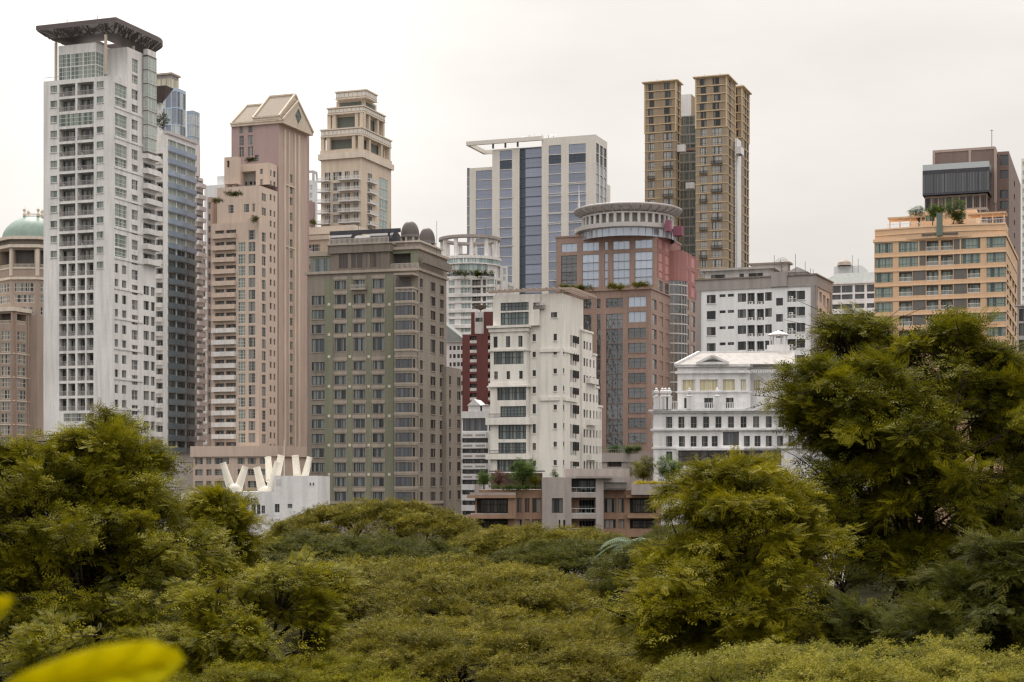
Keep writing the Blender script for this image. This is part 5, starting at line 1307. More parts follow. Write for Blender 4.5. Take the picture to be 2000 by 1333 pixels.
def edge_buildings():
    D = 560
    r = bldg('striped_tower', 'pale tower with green glass at the right edge behind brown tower', 1998, D)
    v = Vol(r, 2060, D, 1995, 2080, 306, aL=20)
    wins(v, v.L, [(1997, 2004), (2007, 2014), (2017, 2024)], v.rows(seq(316, 9, 17.5, 24), 2005), 'aqua', .2); v.wall(['cream'])
    D = 300
    r = bldg('grey_glazed_house', 'low grey building with dark glazing at right edge beside orange building', 1996, D)
    v = Vol(r, 2050, D, 1987.5, 2070, 598, aL=10, aR=30)
    for y0 in (604, 632, 664): wins(v, v.L, [(1990, 2000), (2002, 2012)], v.rows([(y0, y0 + 24)], 1995), 'plain', .2)
    v.wall(['grey_wall']); v.slab('roof_slab', 'grey_wall', v.z1, v.z1 + .3, .5)
    # pale distant towers glimpsed between the others
    r = bldg('distant_white_tower', 'pale white tower seen faintly between glass and pink towers', 420, 800)
    v = Vol(r, 446, 800, 399, 470, 360); wins(v, v.L, [(401, 407), (410, 416), (419, 425), (428, 434)], v.rows(seq(512, 11, 17, 12), 410), 'white2', .2); v.wall(['white_cool']); t = Vol(r, 450, 803, 424, 465, 343, z0=v.z1); t.wall(['white_cool'], 'roof_block')
    r = bldg('distant_frame_tower', 'slim pale tower with open rooftop frame right of pink tower', 607, 900)
    v = Vol(r, 612, 900, 596, 620, 352); wins(v, v.L, [(599, 603), (605, 610)], v.rows(seq(362, 10, 15, 8), 604), 'aqua', .2); v.wall(['white_cool'])
    mb = MB(); z0, z1 = v.z1, v.zc(333)
    for fc in (v.L, v.R):
        mb.box(fc, 0, fc.W, z1 - 1.2, z1, -.8, -.01)
        for t in (0.02, .9): mb.box(fc, fc.W * t, fc.W * t + .9, z0, z1 - 1.21, -.8, -.02)
    mb.build('roof_frame', 'silver', r)
    # white balconied tower between the glass and the pink tower
    r = bldg('slim_balcony_tower', 'slim white tower with bay windows between the dark glass and pink towers', 400, 520)
    v = Vol(r, 403, 500, 388, 418, 478)
    rows = v.rows(seq(486, 13, 20.3, 21), 395)
    wins(v, v.L, [(390, 394), (396, 401)], rows, 'white2', .2); wins(v, v.R, [(405, 410), (411.5, 416)], rows, 'aqua', .2); v.wall(['white'])
    for c, e in rows: v.slab('floor_band', 'white', c - .7, c - .15, .25)
edge_buildings()

# ------------------------------------------------------------------ round topped white tower
def round_top():
    D = 600
    r = bldg('round_top_tower', 'white apartment tower with curved top floors and open concrete roof ring', 920, D)
    X = lambda c: 850 + c / 5.794
    Yp = lambda c: 430 + c / 5.794
    v = Vol(r, X(672), D, 862, X(700), Yp(640), aL=14)
    L, Rf = v.L, v.R
    for k in range(7):
        y = 678 + 177 * k / 2
        rows = v.rows([(Yp(y), Yp(y + 58))], X(400))
        wins(v, L, [(X(155), X(220)), (X(290), X(402)), (X(585), X(668))], rows, 'aqua', .25)
        c, e = rows[0]
        L.holes.append((L.s(X(415)), L.s(X(515)), c - .3, e, 1.6, 1)); window(r, L, L.s(X(425)), L.s(X(505)), c - .2, e - .2, 'doors', 1.4)
        L.holes.append((L.s(X(535)), L.s(X(575)), c - .3, e, 1.6, 1)); rail(r, L, L.s(X(415)), L.s(X(515)), c - .3, -.2, 1.1, 'rail_grey')
        mb = MB(); mb.box(L, L.s(X(152)), L.W + .2, c - 1.4 if k % 2 else c - .9, c - .35, .003, .6 if k % 2 else .2); mb.build('floor_band', 'white', r)
        wins(v, Rf, [(X(680), X(690))], rows, 'white2', .2)
    v.wall(['white', 'recess'])
    Dc = D + 14; c = np.array((wx(X(390), Dc), Dc)); k = Dc / F; Z = lambda y: zpx(Yp(y), D)
    rad = 350 / 5.794 * k
    mb = MB(); mb.lathe(c, [(rad * .97, Z(640)), (rad * .97, Z(478))], 56); mb.build('curved_wall', 'white', r)
    def curved(z0, z1, rr, a0, a1, n, mat, nm):
        for q in range(n):
            mb = MB(); p0, p1 = R(a0 + (a1 - a0) * q / n + .5), R(a0 + (a1 - a0) * (q + 1) / n - .5)
            pl = [(c[0] + rr * math.cos(p), c[1] + rr * math.sin(p)) for p in (p0, p1)] + [(c[0] + (rr - .2) * math.cos(p), c[1] + (rr - .2) * math.sin(p)) for p in (p1, p0)]
            mb.prism(pl, z0, z1); mb.build(nm, mat, r)
    curved(Z(470), Z(418), rad, -175, -5, 34, 'glass_aqua', 'window_panel')
    curved(Z(562), Z(485), rad * .99, -112, -52, 8, 'glass_aqua', 'window_panel'); curved(Z(530), Z(490), rad * .985, -135, -118, 2, 'glass_aqua', 'window_panel'); curved(Z(620), Z(582), rad * .985, -140, -35, 14, 'glass_teal', 'window_panel')
    for y0, y1, rr in ((418, 385, 1.03), (482, 470, 1.04), (655, 622, 1.06)):
        mb = MB(); mb.lathe(c, [(rad * .9, Z(y0)), (rad * rr, Z(y0)), (rad * rr, Z(y1)), (rad * .9, Z(y1))], 56); mb.build('ring_slab', 'white', r)
    mb = MB(); r2 = rad * 1.0; mb.lathe(c, [(r2, Z(178)), (r2, Z(148)), (r2 - 2.5, Z(148)), (r2 - 2.5, Z(178)), (r2, Z(178))], 56); mb.build('roof_ring', 'concrete', r)
    for q in range(11):
        an = 2 * math.pi * (q + .4) / 11; p = (c[0] + (r2 - 1.2) * math.cos(an), c[1] + (r2 - 1.2) * math.sin(an)); mb = MB(); mb.bar(p + (Z(385),), p + (Z(178),), .75, 0, 6); mb.build('ring_column', 'white', r)
    mb = MB(); mb.abox(c[0] - 4, c[0] + 2, c[1] - 3, c[1] + 3, Z(348), Z(335)); mb.abox(c[0] - 3.5, c[0] - 3, c[1] - 2, c[1] + 2, Z(385), Z(348)); mb.abox(c[0] + 1, c[0] + 1.5, c[1] - 2, c[1] + 2, Z(385), Z(348)); mb.build('roof_shelter', 'concrete', r)
    mb = MB(); mb.bar((wx(948, D), D + 8, Z(385)), (wx(948, D), D + 8, Z(20)), .07); mb.build('antenna', 'metal_dark', r)
    st = Vol(r, X(800), D + 10, X(735), X(822), Yp(520)); wins(st, st.L, [(X(765), X(798))], st.rows([(Yp(545), Yp(620)), (Yp(640), Yp(690))], X(780)), 'aqua', .2); st.wall(['white'], 'side_wing')
    st = Vol(r, X(845), D + 20, X(770), X(895), Yp(705)); wins(st, st.L, [(X(815), X(840))], st.rows([(Yp(735), Yp(790))], X(830)), 'aqua', .2); wins(st, st.R, [(X(850), X(888))], st.rows([(Yp(745), Yp(800))]), 'aqua', .2); st.wall(['white'], 'side_wing')
round_top()

# ------------------------------------------------------------------ red and white blocks in the gap
def gap_blocks():
    D = 520
    r = bldg('maroon_block', 'maroon and white apartment block between hotel and cream block', 930, D)
    v = Vol(r, 990, D, 903, 1010, 652, aL=14)
    zt = v.z1
    a, b = v.L.s(917.5), v.L.s(931)
    for k in range(12):
        e = v.L.z(924, 657 + 18.6 * k); c = v.L.z(924, 657 + 18.6 * k + 14); v.L.holes.append((a, b, c, e, 1.2, 1)); window(r, v.L, a + .2, b - .2, c + .9, e - .1, 'plain', 1.0)
        mb = MB(); mb.box(v.L, a, b, c, c + .95, -.3, -.1); mb.build('balcony_wall', 'dirty_white', r)
        s0, s1 = v.L.s(953), v.L.s(959); v.L.holes.append((s0, s1, c, e, 1.2, 1)); mb = MB(); mb.box(v.L, s0, s1, c, c + .95, -.3, -.1); mb.build('balcony_wall', 'dirty_white', r)
    v.wall(['maroon', 'recess_dark'])
    t = Vol(r, 968, D + 3, 920, 985, 609, z0=zt, aL=14); t.L.holes.append((t.L.s(927), t.L.s(943.5), zt + .2, t.z1 - .02, .15)); t.wall(['maroon'], 'roof_block')
    w = Vol(r, 943.4, D + 2.8, 927.2, 945, z1=t.z1 - .05, z0=zt + .25, aL=14); wins(w, w.L, [(928.5, 942.5)], w.rows([(621, 629)], 935), 'plain', .15); w.wall(['dirty_white'], 'lift_housing')
    p = (wx(938, D), D + 5); mb = MB(); mb.lathe(p, [(.1, t.z1 + .6), (1.6, t.z1 + 1.2), (2.2, t.z1 + 2.0), (2.15, t.z1 + 2.05), (.1, t.z1 + .9)], 16); mb.bar(p + (t.z1,), p + (t.z1 + .8,), .2); mb.build('satellite_dish', 'taupe_dark', r)
    D = 470
    r = bldg('white_balcony_block', 'white block with stacked balcony bands and small gables left of cream block', 930, D)
    v = Vol(r, 985, D, 902, 1000, 806, aL=14)
    L = v.L
    wins(v, L, [(904, 952), (955, 961)], v.rows([(816, 842)], 930), 'darkband', .3)
    for k in range(10):
        y = 845 + 20.3 * k; z0, z1 = L.z(930, y + 11), L.z(930, y)
        mb = MB(); mb.box(L, L.s(902.5), L.s(952 if k < 4 else 938), z0, z1, .003, 1.3); mb.build('balcony_band', 'white_cool', r)
        for x0, x1 in ((907, 925), (931, 950)):
            if k < 5: mb = MB(); mb.box(L, L.s(x0), L.s(x1), z0 + .5, z0 + 1.0, 1.303, 1.33); mb.build('balcony_vent', 'recess', r)
        c, e = L.z(930, y + 20.3) + .05, z0 - .05; a, b = L.s(903), L.s(953); L.holes.append((a, b, c, e, .8, 1)); window(r, L, a + .3, b - .3, c + .05, e - .1, 'plain', .6)
    v.wall(['white_cool', 'recess_dark']); v.slab('roof_band', 'white_cool', v.z1 - 1.5, v.z1 + .4, .6)
    for x0, x1, yt in ((913, 940, 780), (940, 962, 790)):
        a, b = L.s(x0), L.s(x1); m = (a + b) / 2; z0 = v.z1 + .41; zt = L.z((x0 + x1) / 2, yt); mb = MB(); zm = z0 + 1.6
        A = [L.pt(a, zm, .5), L.pt(m, zt, .5), L.pt(b, zm, .5)]; B = [L.pt(a, zm, -7), L.pt(m, zt, -7), L.pt(b, zm, -7)]
        mb.face(A); mb.face(B); mb.face([A[0], A[1], B[1], B[0]]); mb.face([A[1], A[2], B[2], B[1]]); mb.box(L, a + .3, b - .3, z0, zm, -6.8, .2); mb.build('gable_roof', 'white_cool', r)
    D = 545
    r = bldg('blue_roof_house', 'white building with pale blue sloping roof beside the hotel', 890, D)
    v = Vol(r, 906, D, 862, 918, 668, aL=14); wins(v, v.L, [(878, 882), (885, 890), (893, 898), (900, 905)], v.rows([(676, 684), (692, 700), (708, 716), (726, 734), (745, 753), (764, 772)], 890), 'plain', .2); v.wall(['white_cool'])
    mb = MB(); P = v.poly(.8); z0 = v.z1; a, b, c, d = P; zt = v.zc(622)
    mb.face([a + (z0 + 4.5,), b + (z0,), c + (z0,), d + (z0 + 4.5,)]); mb.face([a + (zt,), b + (z0 + .3,), c + (z0 + .3,), d + (zt,)]); mb.face([a + (z0,), b + (z0,), b + (z0 + .3,), a + (zt,)]); mb.build('roof', 'grey_roof', r)
gap_blocks()

# ------------------------------------------------------------------ white classical mansion block
def mansion():
    D = 305
    r = bldg('classical_house', 'white classical mansion block with urns, pediment roof and rows of dark windows', 1400, D)
    X = lambda c: 1250 + c / 2.898
    Yp = lambda c: 480 + c / 2.898
    v = Vol(r, 1600, D - 6, 1276, 1650, z1=zpx(Yp(940), D), aL=7, aR=30)
    L = v.L; rw = lambda a, b: v.rows([(Yp(a), Yp(b))], 1380)
    wins(v, L, [(X(x), X(x + 34)) for x in (148, 217, 287, 357, 427, 498, 569, 640, 712, 784, 856)], rw(968, 1032), 'house', .3, sill='house_white', surround='house_white')
    wins(v, L, [(X(x), X(x + 34)) for x in (148, 220, 286, 350, 406, 588, 648, 712, 776, 840)], rw(1078, 1138), 'house', .3, sill='house_white', surround='house_white')
    wins(v, L, [(X(470), X(560))], rw(1055, 1132), 'darkband', .6); wins(v, L, [(X(148), X(183))], rw(1165, 1215), 'house', .3); wins(v, L, [(X(217), X(560)), (X(570), X(800))], rw(1160, 1245), 'storefront', .3)
    v.wall(['house_white'])
    sideL = Face(L.pt(0, 0, 0)[:2], L.u, 1)
    for y0, y1, o in ((928, 938, .9), (938, 948, .45), (1036, 1046, .55), (1046, 1052, .3), (1140, 1150, .3)): v.slab('cornice', 'house_white', L.z(1380, Yp(y1)), L.z(1380, Yp(y0)), o)
    mb = MB(); mb.box(L, L.s(X(205)), L.s(X(590)), L.z(1380, Yp(1160)), L.z(1380, Yp(1150)), .4, 1.6); mb.build('entrance_canopy', 'house_white', r)
    zb = L.z(1380, Yp(928))
    def urn(px, sc=1.0, d=.3):
        p = L.pt(L.s(X(px)), 0, d)[:2]; mb = MB(); q = [L.pt(L.s(X(px)) + a, 0, d + b)[:2] for a, b in ((-.5, -.5), (.5, -.5), (.5, .5), (-.5, .5))]; mb.prism(q, zb, zb + 2.2 * sc)
        z = zb + 2.2 * sc; mb.lathe(p, [(.5, z), (.62, z + .15), (.3, z + .3), (.22, z + .45), (.48, z + .8), (.45, z + 1.15), (.2, z + 1.35), (.28, z + 1.5), (0.02, z + 1.75)], 12); mb.build('urn', 'house_white', r, smooth=False)
    for px in (93, 127, 144, 165, 280, 437): urn(px)
    rail(r, L, L.s(X(100)), L.s(X(205)), zb, .3, 1.4, 'house_white', 'balustrade', .4, .16); rail(r, L, L.s(X(290)), L.s(X(600)), zb, .3, 1.2, 'house_white', 'balustrade', .4, .16)
    # upper storeys
    u = Vol(r, X(606), D - 1.5, X(212), X(625), z1=zpx(Yp(690), D), z0=v.z1, aL=7, aR=30)
    wins(u, u.L, [(X(240), X(310)), (X(338), X(440)), (X(468), X(538))], u.rows([(Yp(758), Yp(822))], X(400)), 'amber', .3, surround='house_white'); wins(u, u.L, [(X(570), X(600))], u.rows([(Yp(758), Yp(822))], X(580)), 'amber', .3)
    wins(u, u.L, [(X(250), X(290)), (X(363), X(414)), (X(487), X(530))], u.rows([(Yp(862), Yp(920))], X(400)), 'house', .4)
    u.wall(['house_white'], 'upper_storeys')
    for y0, y1, o in ((708, 722, .5), (822, 830, .3), (672, 686, .5)): u.slab('cornice', 'house_white', u.zc(Yp(y1)), u.zc(Yp(y0)), o)
    u2 = Vol(r, X(860), D + 1, X(600), X(900), z1=zpx(Yp(720), D), z0=v.z1, aL=7, aR=30); wins(u2, u2.L, [(X(640), X(680)), (X(720), X(760))], u2.rows([(Yp(760), Yp(822))], X(680)), 'amber', .3); u2.wall(['house_white'], 'upper_wing'); rail(r, u2.L, 0, u2.L.W, u2.z1, 0, 1.2, 'house_white', 'balustrade', .4, .16)
    # mansard roof and pediment
    zt = u.zc(Yp(590)); z0 = u.zc(Yp(672)); f = u.L
    a, b = -.4, f.s(X(880)); mb = MB()
    A = [f.pt(a, z0, .5), f.pt(a + 4.2, zt, -5), f.pt(a + 4.2, zt, -9), f.pt(a, z0, -14)]; B = [f.pt(b, z0, .5), f.pt(b, zt, -5), f.pt(b, zt, -9), f.pt(b, z0, -14)]
    for i in range(3): mb.face([A[i], B[i], B[i + 1], A[i + 1]])
    mb.face(A); mb.face(B); mb.face([A[0], B[0], B[3], A[3]]); mb.build('roof', 'grey_wall', r)
    mb = MB(); mb.bar(A[0], A[1], .35); mb.bar(A[1], B[1], .25); mb.build('roof_ridge', 'house_white', r)
    p0, p1 = f.s(X(318)), f.s(X(505)); pm = (p0 + p1) / 2; zp = u.zc(Yp(625)); zq = u.zc(Yp(668))
    mb = MB(); T = [f.pt(p0, zq, 1.0), f.pt(pm, zp, 1.0), f.pt(p1, zq, 1.0)]; U = [f.pt(p0, zq, -3), f.pt(pm, zp, -3), f.pt(p1, zq, -3)]
    mb.face(T, 0); mb.face([T[0], T[1], U[1], U[0]]); mb.face([T[1], T[2], U[2], U[1]]); mb.face([T[0], T[2], U[2], U[0]]); mb.bar(T[0], T[1], .3); mb.bar(T[1], T[2], .3); mb.bar(T[0], T[2], .25); mb.build('pediment', 'house_white', r)
    mb = MB(); s = .33; mb.face([f.pt(p0 + (pm - p0) * s, zq + .3, 1.03), f.pt(pm, zp - .55, 1.03), f.pt(p1 - (p1 - pm) * s, zq + .3, 1.03)]); mb.build('pediment_vent', 'recess_dark', r)
    # little belvedere
    c = (wx(X(783), D + 6), D + 6); zz = u.zc(Yp(545)); mb = MB()
    for q in range(6): an = 2 * math.pi * q / 6; p = (c[0] + 1.5 * math.cos(an), c[1] + 1.5 * math.sin(an)); mb.bar(p + (zz - 2.5,), p + (u.zc(Yp(488)),), .16, 0, 6)
    mb.lathe(c, [(2.0, u.zc(Yp(488))), (2.0, u.zc(Yp(484))), (0.05, u.zc(Yp(458)))], 12); mb.lathe(c, [(2.1, zz), (2.1, zz - 3)], 12); mb.build('belvedere', 'house_white', r)
mansion()

# ------------------------------------------------------------------ low brick and concrete apartments in front
def low_brick():
    D = 250
    r = bldg('terraced_apartments', 'low brick and concrete apartments with planted terraces behind the tree canopy', 1130, D)
    X = lambda c: 900 + c / 4.348
    Yp = lambda c: 880 + c / 4.348
    Z = lambda y: zpx(Yp(y), D)
    f = Face((0, D), (1, 0), 1)
    S = lambda c: wx(X(c), D)
    f.p0 = np.array((0.0, float(D)))
    class V: pass
    v = V(); v.root = r
    mb = MB(); holes = []
    def win(c0, c1, y0, y1, st, d=.3, dd=0):
        a, b = S(c0), S(c1); holes.append((a, b, Z(y1), Z(y0), d + .06)); window(r, f, a, b, Z(y1), Z(y0), st, d)
    for y0, y1 in ((405, 533), (585, 665), (735, 800)):
        win(472, 522, y0, y1, 'curtain'); win(541, 585, y0, y1, 'curtain'); win(605, 684, y0, y1, 'curtain'); win(1215, 1320, y0, y1, 'curtain'); win(1336, 1390, y0, y1, 'curtain')
        for c0, c1 in ((135, 400), (1435, 1660)):
            a, b = S(c0), S(c1); holes.append((a, b, Z(y1), Z(y0), 2.0, 1)); window(r, f, a + .5, b - .1, Z(y1) + .05, Z(y0) - .2, 'storefront', 1.8)
    facade(mb, f, S(120), S(1700), 0, Z(335), holes, 0)
    mb.face([f.pt(S(120), 0), f.pt(S(120), 0, -14), f.pt(S(120), Z(335), -14), f.pt(S(120), Z(335))]); mb.face([f.pt(S(1700), 0), f.pt(S(1700), 0, -14), f.pt(S(1700), Z(335), -14), f.pt(S(1700), Z(335))])
    mb.face([f.pt(S(120), Z(335)), f.pt(S(1700), Z(335)), f.pt(S(1700), Z(335), -14), f.pt(S(120), Z(335), -14)]); mb.build('brick_wall', ['brick', 'recess_dark'], r)
    def bx(nm, mat, c0, c1, y0, y1, d0, d1): mb = MB(); mb.box(f, S(c0), S(c1), Z(y1), Z(y0), d0, d1); return mb.build(nm, mat, r)
    bx('brick_band', 'brick', 55, 468, 380, 405, .01, 1.6); bx('brick_band', 'brick', 55, 468, 545, 578, .01, 1.6); bx('brick_pier', 'brick', 400, 468, 406, 544, .005, 1.2)
    bx('concrete_coping', 'concrete', 80, 465, 358, 379, .02, 1.4); bx('balcony_slab', 'concrete', 85, 400, 534, 544, .01, 1.2); bx('brick_band', 'brick', 1400, 1700, 378, 402, .01, 1.0); bx('brick_band', 'brick', 1410, 1700, 548, 575, .01, 1.0)
    bx('planter', 'concrete', 118, 155, 288, 357, .01, 1.2); bx('planter', 'concrete', 1442, 1830, 288, 377, .3, 2.2)
    # concrete centre
    ch = []
    def cw(c0, c1, y0, y1, st, d): a, b = S(c0), S(c1); ch.append((a, b, Z(y1), Z(y0), d + .05)); window(r, g, a, b, Z(y1), Z(y0), st, d)
    g = f.shift(2.2)
    cw(770, 862, 405, 530, 'plain', .3); cw(828, 842, 588, 664, 'plain', .2); cw(866, 884, 588, 664, 'plain', .2)
    for y0, y1 in ((240, 360), (400, 535), (578, 705), (745, 830)): a, b = S(935), S(1140); ch.append((a, b, Z(y1), Z(y0), 2.4, 1)); window(r, g, a + 1.2, b - .1, Z(y1) + .05, Z(y0) - .3, 'tealbig', 2.2); rail(r, g, a, b, Z(y1), -.2, .8, 'glass_clear', 'glass_balustrade', .6)
    mb = MB(); facade(mb, g, S(690), S(1205), 0, Z(230), ch, 0)
    for s in (S(690), S(1205)): mb.face([g.pt(s, 0), g.pt(s, 0, -14), g.pt(s, Z(230), -14), g.pt(s, Z(230))])
    mb.face([g.pt(S(690), Z(230)), g.pt(S(1205), Z(230)), g.pt(S(1205), Z(230), -14), g.pt(S(690), Z(230), -14)]); mb.build('concrete_wall', ['concrete', 'recess_dark'], r)
    mb = MB(); mb.box(f, S(893), S(1440), Z(330), Z(155), -9, -1.5); mb.build('roof_storey', 'concrete', r); mb = MB(); mb.box(f, S(1206), S(1398), Z(336), Z(232), -1.4, 1.8); mb.build('terrace_wall', 'concrete', r)
    bx('roof_slab', 'concrete_dark', 970, 1275, 222, 238, -1.0, 3.0); rail(r, f, S(1215), S(1400), Z(330), 1.9, 1.0, 'frame_dark')
    mb = MB(); mb.box(f, S(250), S(700), Z(330), Z(190), -9, -6); mb.build('roof_pavilion', 'brown_dark', r); mb = MB(); mb.box(f, S(235), S(720), Z(178), Z(170), -9.5, -4); mb.build('pavilion_roof', 'metal_dark', r)
    return f, S, Z
LB = low_brick()

# ------------------------------------------------------------------ white building with forked roof ducts
def duct_house():
    D = 235
    r = bldg('white_vent_building', 'plain white building with forked cream ventilation ducts on its roof', 540, D)
    X = lambda c: 360 + c / 6.667
    Yp = lambda c: 840 + c / 6.667
    f = Face((0, D), (1, 0), 1); S = lambda c: wx(X(c), D); Z = lambda y: zpx(Yp(y), D)
    holes = []; mb = MB()
    for c0, c1, y0, y1 in ((872, 930, 970, 1100), (945, 990, 970, 1100), (1005, 1050, 985, 1090), (1178, 1240, 965, 1075), (1345, 1405, 965, 1020)):
        a, b = S(c0), S(c1); holes.append((a, b, Z(y1), Z(y0), .3)); window(r, f, a, b, Z(y1), Z(y0), 'house', .2)
    facade(mb, f, S(-40), S(1735), 0, Z(805), holes); mb.face([f.pt(S(-40), Z(805)), f.pt(S(1735), Z(805)), f.pt(S(1735), Z(805), -16), f.pt(S(-40), Z(805), -16)])
    for s in (S(-40), S(1735)): mb.face([f.pt(s, 0), f.pt(s, 0, -16), f.pt(s, Z(805), -16), f.pt(s, Z(805))])
    mb.build('wall', 'house_white', r)
    mb = MB(); mb.box(f, S(1165), S(1735.3), Z(806), Z(598), -15.9, .002 - .0); mb.build('upper_wall', 'house_white', r)
    mb = MB(); mb.box(f, S(1200), S(1260), Z(730), Z(640), .003, .03); mb.build('wall_panel', 'dirty_white', r)
    for c in (1640, 1682):
        mb = MB(); mb.box(f, S(c - 6), S(c + 6), Z(722), Z(688), .003, .1); mb.build('wall_vent', 'frame_dark', r)
    def fork(c0, base, ya, arms, w, dd):
        y = D + dd; x = wx(X(c0), y); ZZ = lambda q: zpx(Yp(q), y)
        mb = MB(); n = 18; R0 = w / 6.667 * D / F
        z0, zf = (Z(598) if base < 700 else Z(805)) - .3, ZZ(ya); mb.lathe((x, y), [(R0, z0), (R0, zf - 1.1), (R0 * .9, zf - .75), (R0 * .5, zf - .5), (0.01, zf - .45)], n)
        mb.lathe((x, y), [(R0 * 1.005, z0 + .3), (R0 * 1.03, z0 + .36), (R0 * 1.005, z0 + .42)], n)
        mb.build('duct_stem', 'duct', r, smooth=True)
        for ex, ey, rad, off in arms:
            p1 = np.array((wx(X(ex), y + off), y + off, ZZ(ey))); rr = rad / 6.667 * D / F; p0 = np.array((x + np.sign(p1[0] - x) * R0 * .42, y, zf - 1.25))
            mb = MB(); mb.bar(p0, p1, R0 * .58, 0, 18, rr); q = p1 + (p1 - p0) / np.linalg.norm(p1 - p0) * .12; mb.bar(p1 - (p1 - p0) * .02, q, rr * 1.08, 0, 18); mb.build('duct_arm', 'duct', r, smooth=False)
            mb = MB(); e = q + (p1 - p0) / np.linalg.norm(p1 - p0) * .01; mb.bar(q, e, rr * .85, 0, 14); mb.build('duct_mouth', 'recess', r)
    fork(655, 820, 660, [(505, 440, 40, 0), (790, 490, 40, .5)], 100, 1)
    fork(1065, 805, 690, [(945, 500, 45, .3), (1220, 430, 46, 0)], 105, 3)
    fork(1150, 600, 560, [(1090, 365, 42, .8), (1260, 340, 45, 0)], 92, 9)
    fork(1515, 600, 560, [(1445, 340, 45, 0), (1630, 365, 36, .5)], 92, 5)
    x = S(1198); mb = MB(); mb.bar((x, D + 8, Z(600)), (x, D + 8, Z(110)), .06); mb.build('flag_pole', 'dirty_white', r)
duct_house()

# ------------------------------------------------------------------ trees
def spray_template(pairs, lw=.30, ww=.11, ang=62):
    q = []
    for k in range(pairs):
        t = .12 + .80 * k / max(1, pairs - 1); ll = lw * (1 - .55 * (t - .3) ** 2 * 2)
        for sgn in (-1, 1):
            a = R(ang) * sgn; d = np.array((math.cos(a), math.sin(a), -.12)); n = np.array((-math.sin(a), math.cos(a), 0)); b = np.array((t, 0, 0))
            q.append([b - n * ww * .2 + d * ll * .1, b + d * ll * .42 + n * ww * .75, b + d * ll])
    return np.array(q)                       # (leaflets, 3 corners, 3)
T_FINE, T_MID, T_LOW = spray_template(5, .34, .13), spray_template(3, .44, .20), spray_template(2, .5, .36, 50)
def leaves(name, clumps, per, size, tmpl, mat, parent, rng, up=.35, tonevar=.3, droop=.25):
    """clumps: array (n, 5) x y z radius flatness; sprays of leaflets spread through every clump"""
    cl = np.asarray(clumps, float); n = len(cl); N = n * per
    idx = np.repeat(np.arange(n), per)
    d = rng.normal(size=(N, 3)); d[:, 2] += up; d /= np.linalg.norm(d, axis=1)[:, None]
    rad = (rng.random(N) ** .45)
    pos = cl[idx, :3] + d * (cl[idx, 3] * rad)[:, None] * np.stack((np.ones(N), np.ones(N), cl[idx, 4]), 1)
    ax = d + rng.normal(size=(N, 3)) * .55; ax[:, 2] = ax[:, 2] * .45 - droop * rng.random(N); ax /= np.linalg.norm(ax, axis=1)[:, None]
    nr = rng.normal(size=(N, 3)) * .45; nr[:, 2] += 1.0
    side = np.cross(nr, ax); side /= np.linalg.norm(side, axis=1)[:, None]; nr = np.cross(ax, side)
    sc = size * (.65 + .7 * rng.random(N))
    M = np.stack((ax, side, nr), 1) * sc[:, None, None]        # rows are axes
    k = len(tmpl)
    V = np.einsum('lvi,nij->nlvj', tmpl, M) + pos[:, None, None, :]
    V = V.reshape(-1, 3).astype(np.float32)
    V -= parent_world(parent).astype(np.float32)
    tone = np.clip(.42 + tonevar * (rng.random(n)[idx] - .5) * 1.3 + tonevar * .5 * (rng.random(N) - .5), 0, 1)
    nf = N * k
    me = bpy.data.meshes.new(name)
    me.vertices.add(nf * 3); me.vertices.foreach_set('co', V.ravel())
    me.loops.add(nf * 3); me.loops.foreach_set('vertex_index', np.arange(nf * 3, dtype=np.int32))
    me.polygons.add(nf); me.polygons.foreach_set('loop_start', np.arange(0, nf * 3, 3, dtype=np.int32)); me.polygons.foreach_set('loop_total', np.full(nf, 3, dtype=np.int32))
    at = me.attributes.new('tone', 'FLOAT', 'POINT'); at.data.foreach_set('value', np.repeat(tone, k * 3).astype(np.float32))
    me.materials.append(MATS[mat]); me.update(calc_edges=True)
    o = bpy.data.objects.new(name, me); COL.objects.link(o); o.parent = parent
    return o
def tris_to_mesh(name, V, tone, mats):
    nf = len(V) // 3; me = bpy.data.meshes.new(name)
    me.vertices.add(nf * 3); me.vertices.foreach_set('co', V.astype(np.float32).ravel())
    me.loops.add(nf * 3); me.loops.foreach_set('vertex_index', np.arange(nf * 3, dtype=np.int32))
    me.polygons.add(nf); me.polygons.foreach_set('loop_start', np.arange(0, nf * 3, 3, dtype=np.int32)); me.polygons.foreach_set('loop_total', np.full(nf, 3, dtype=np.int32))
    me.attributes.new('tone', 'FLOAT', 'POINT').data.foreach_set('value', tone.astype(np.float32))
    for m in mats: me.materials.append(MATS[m])
    me.update(calc_edges=True); return me
BOUGHS = {}
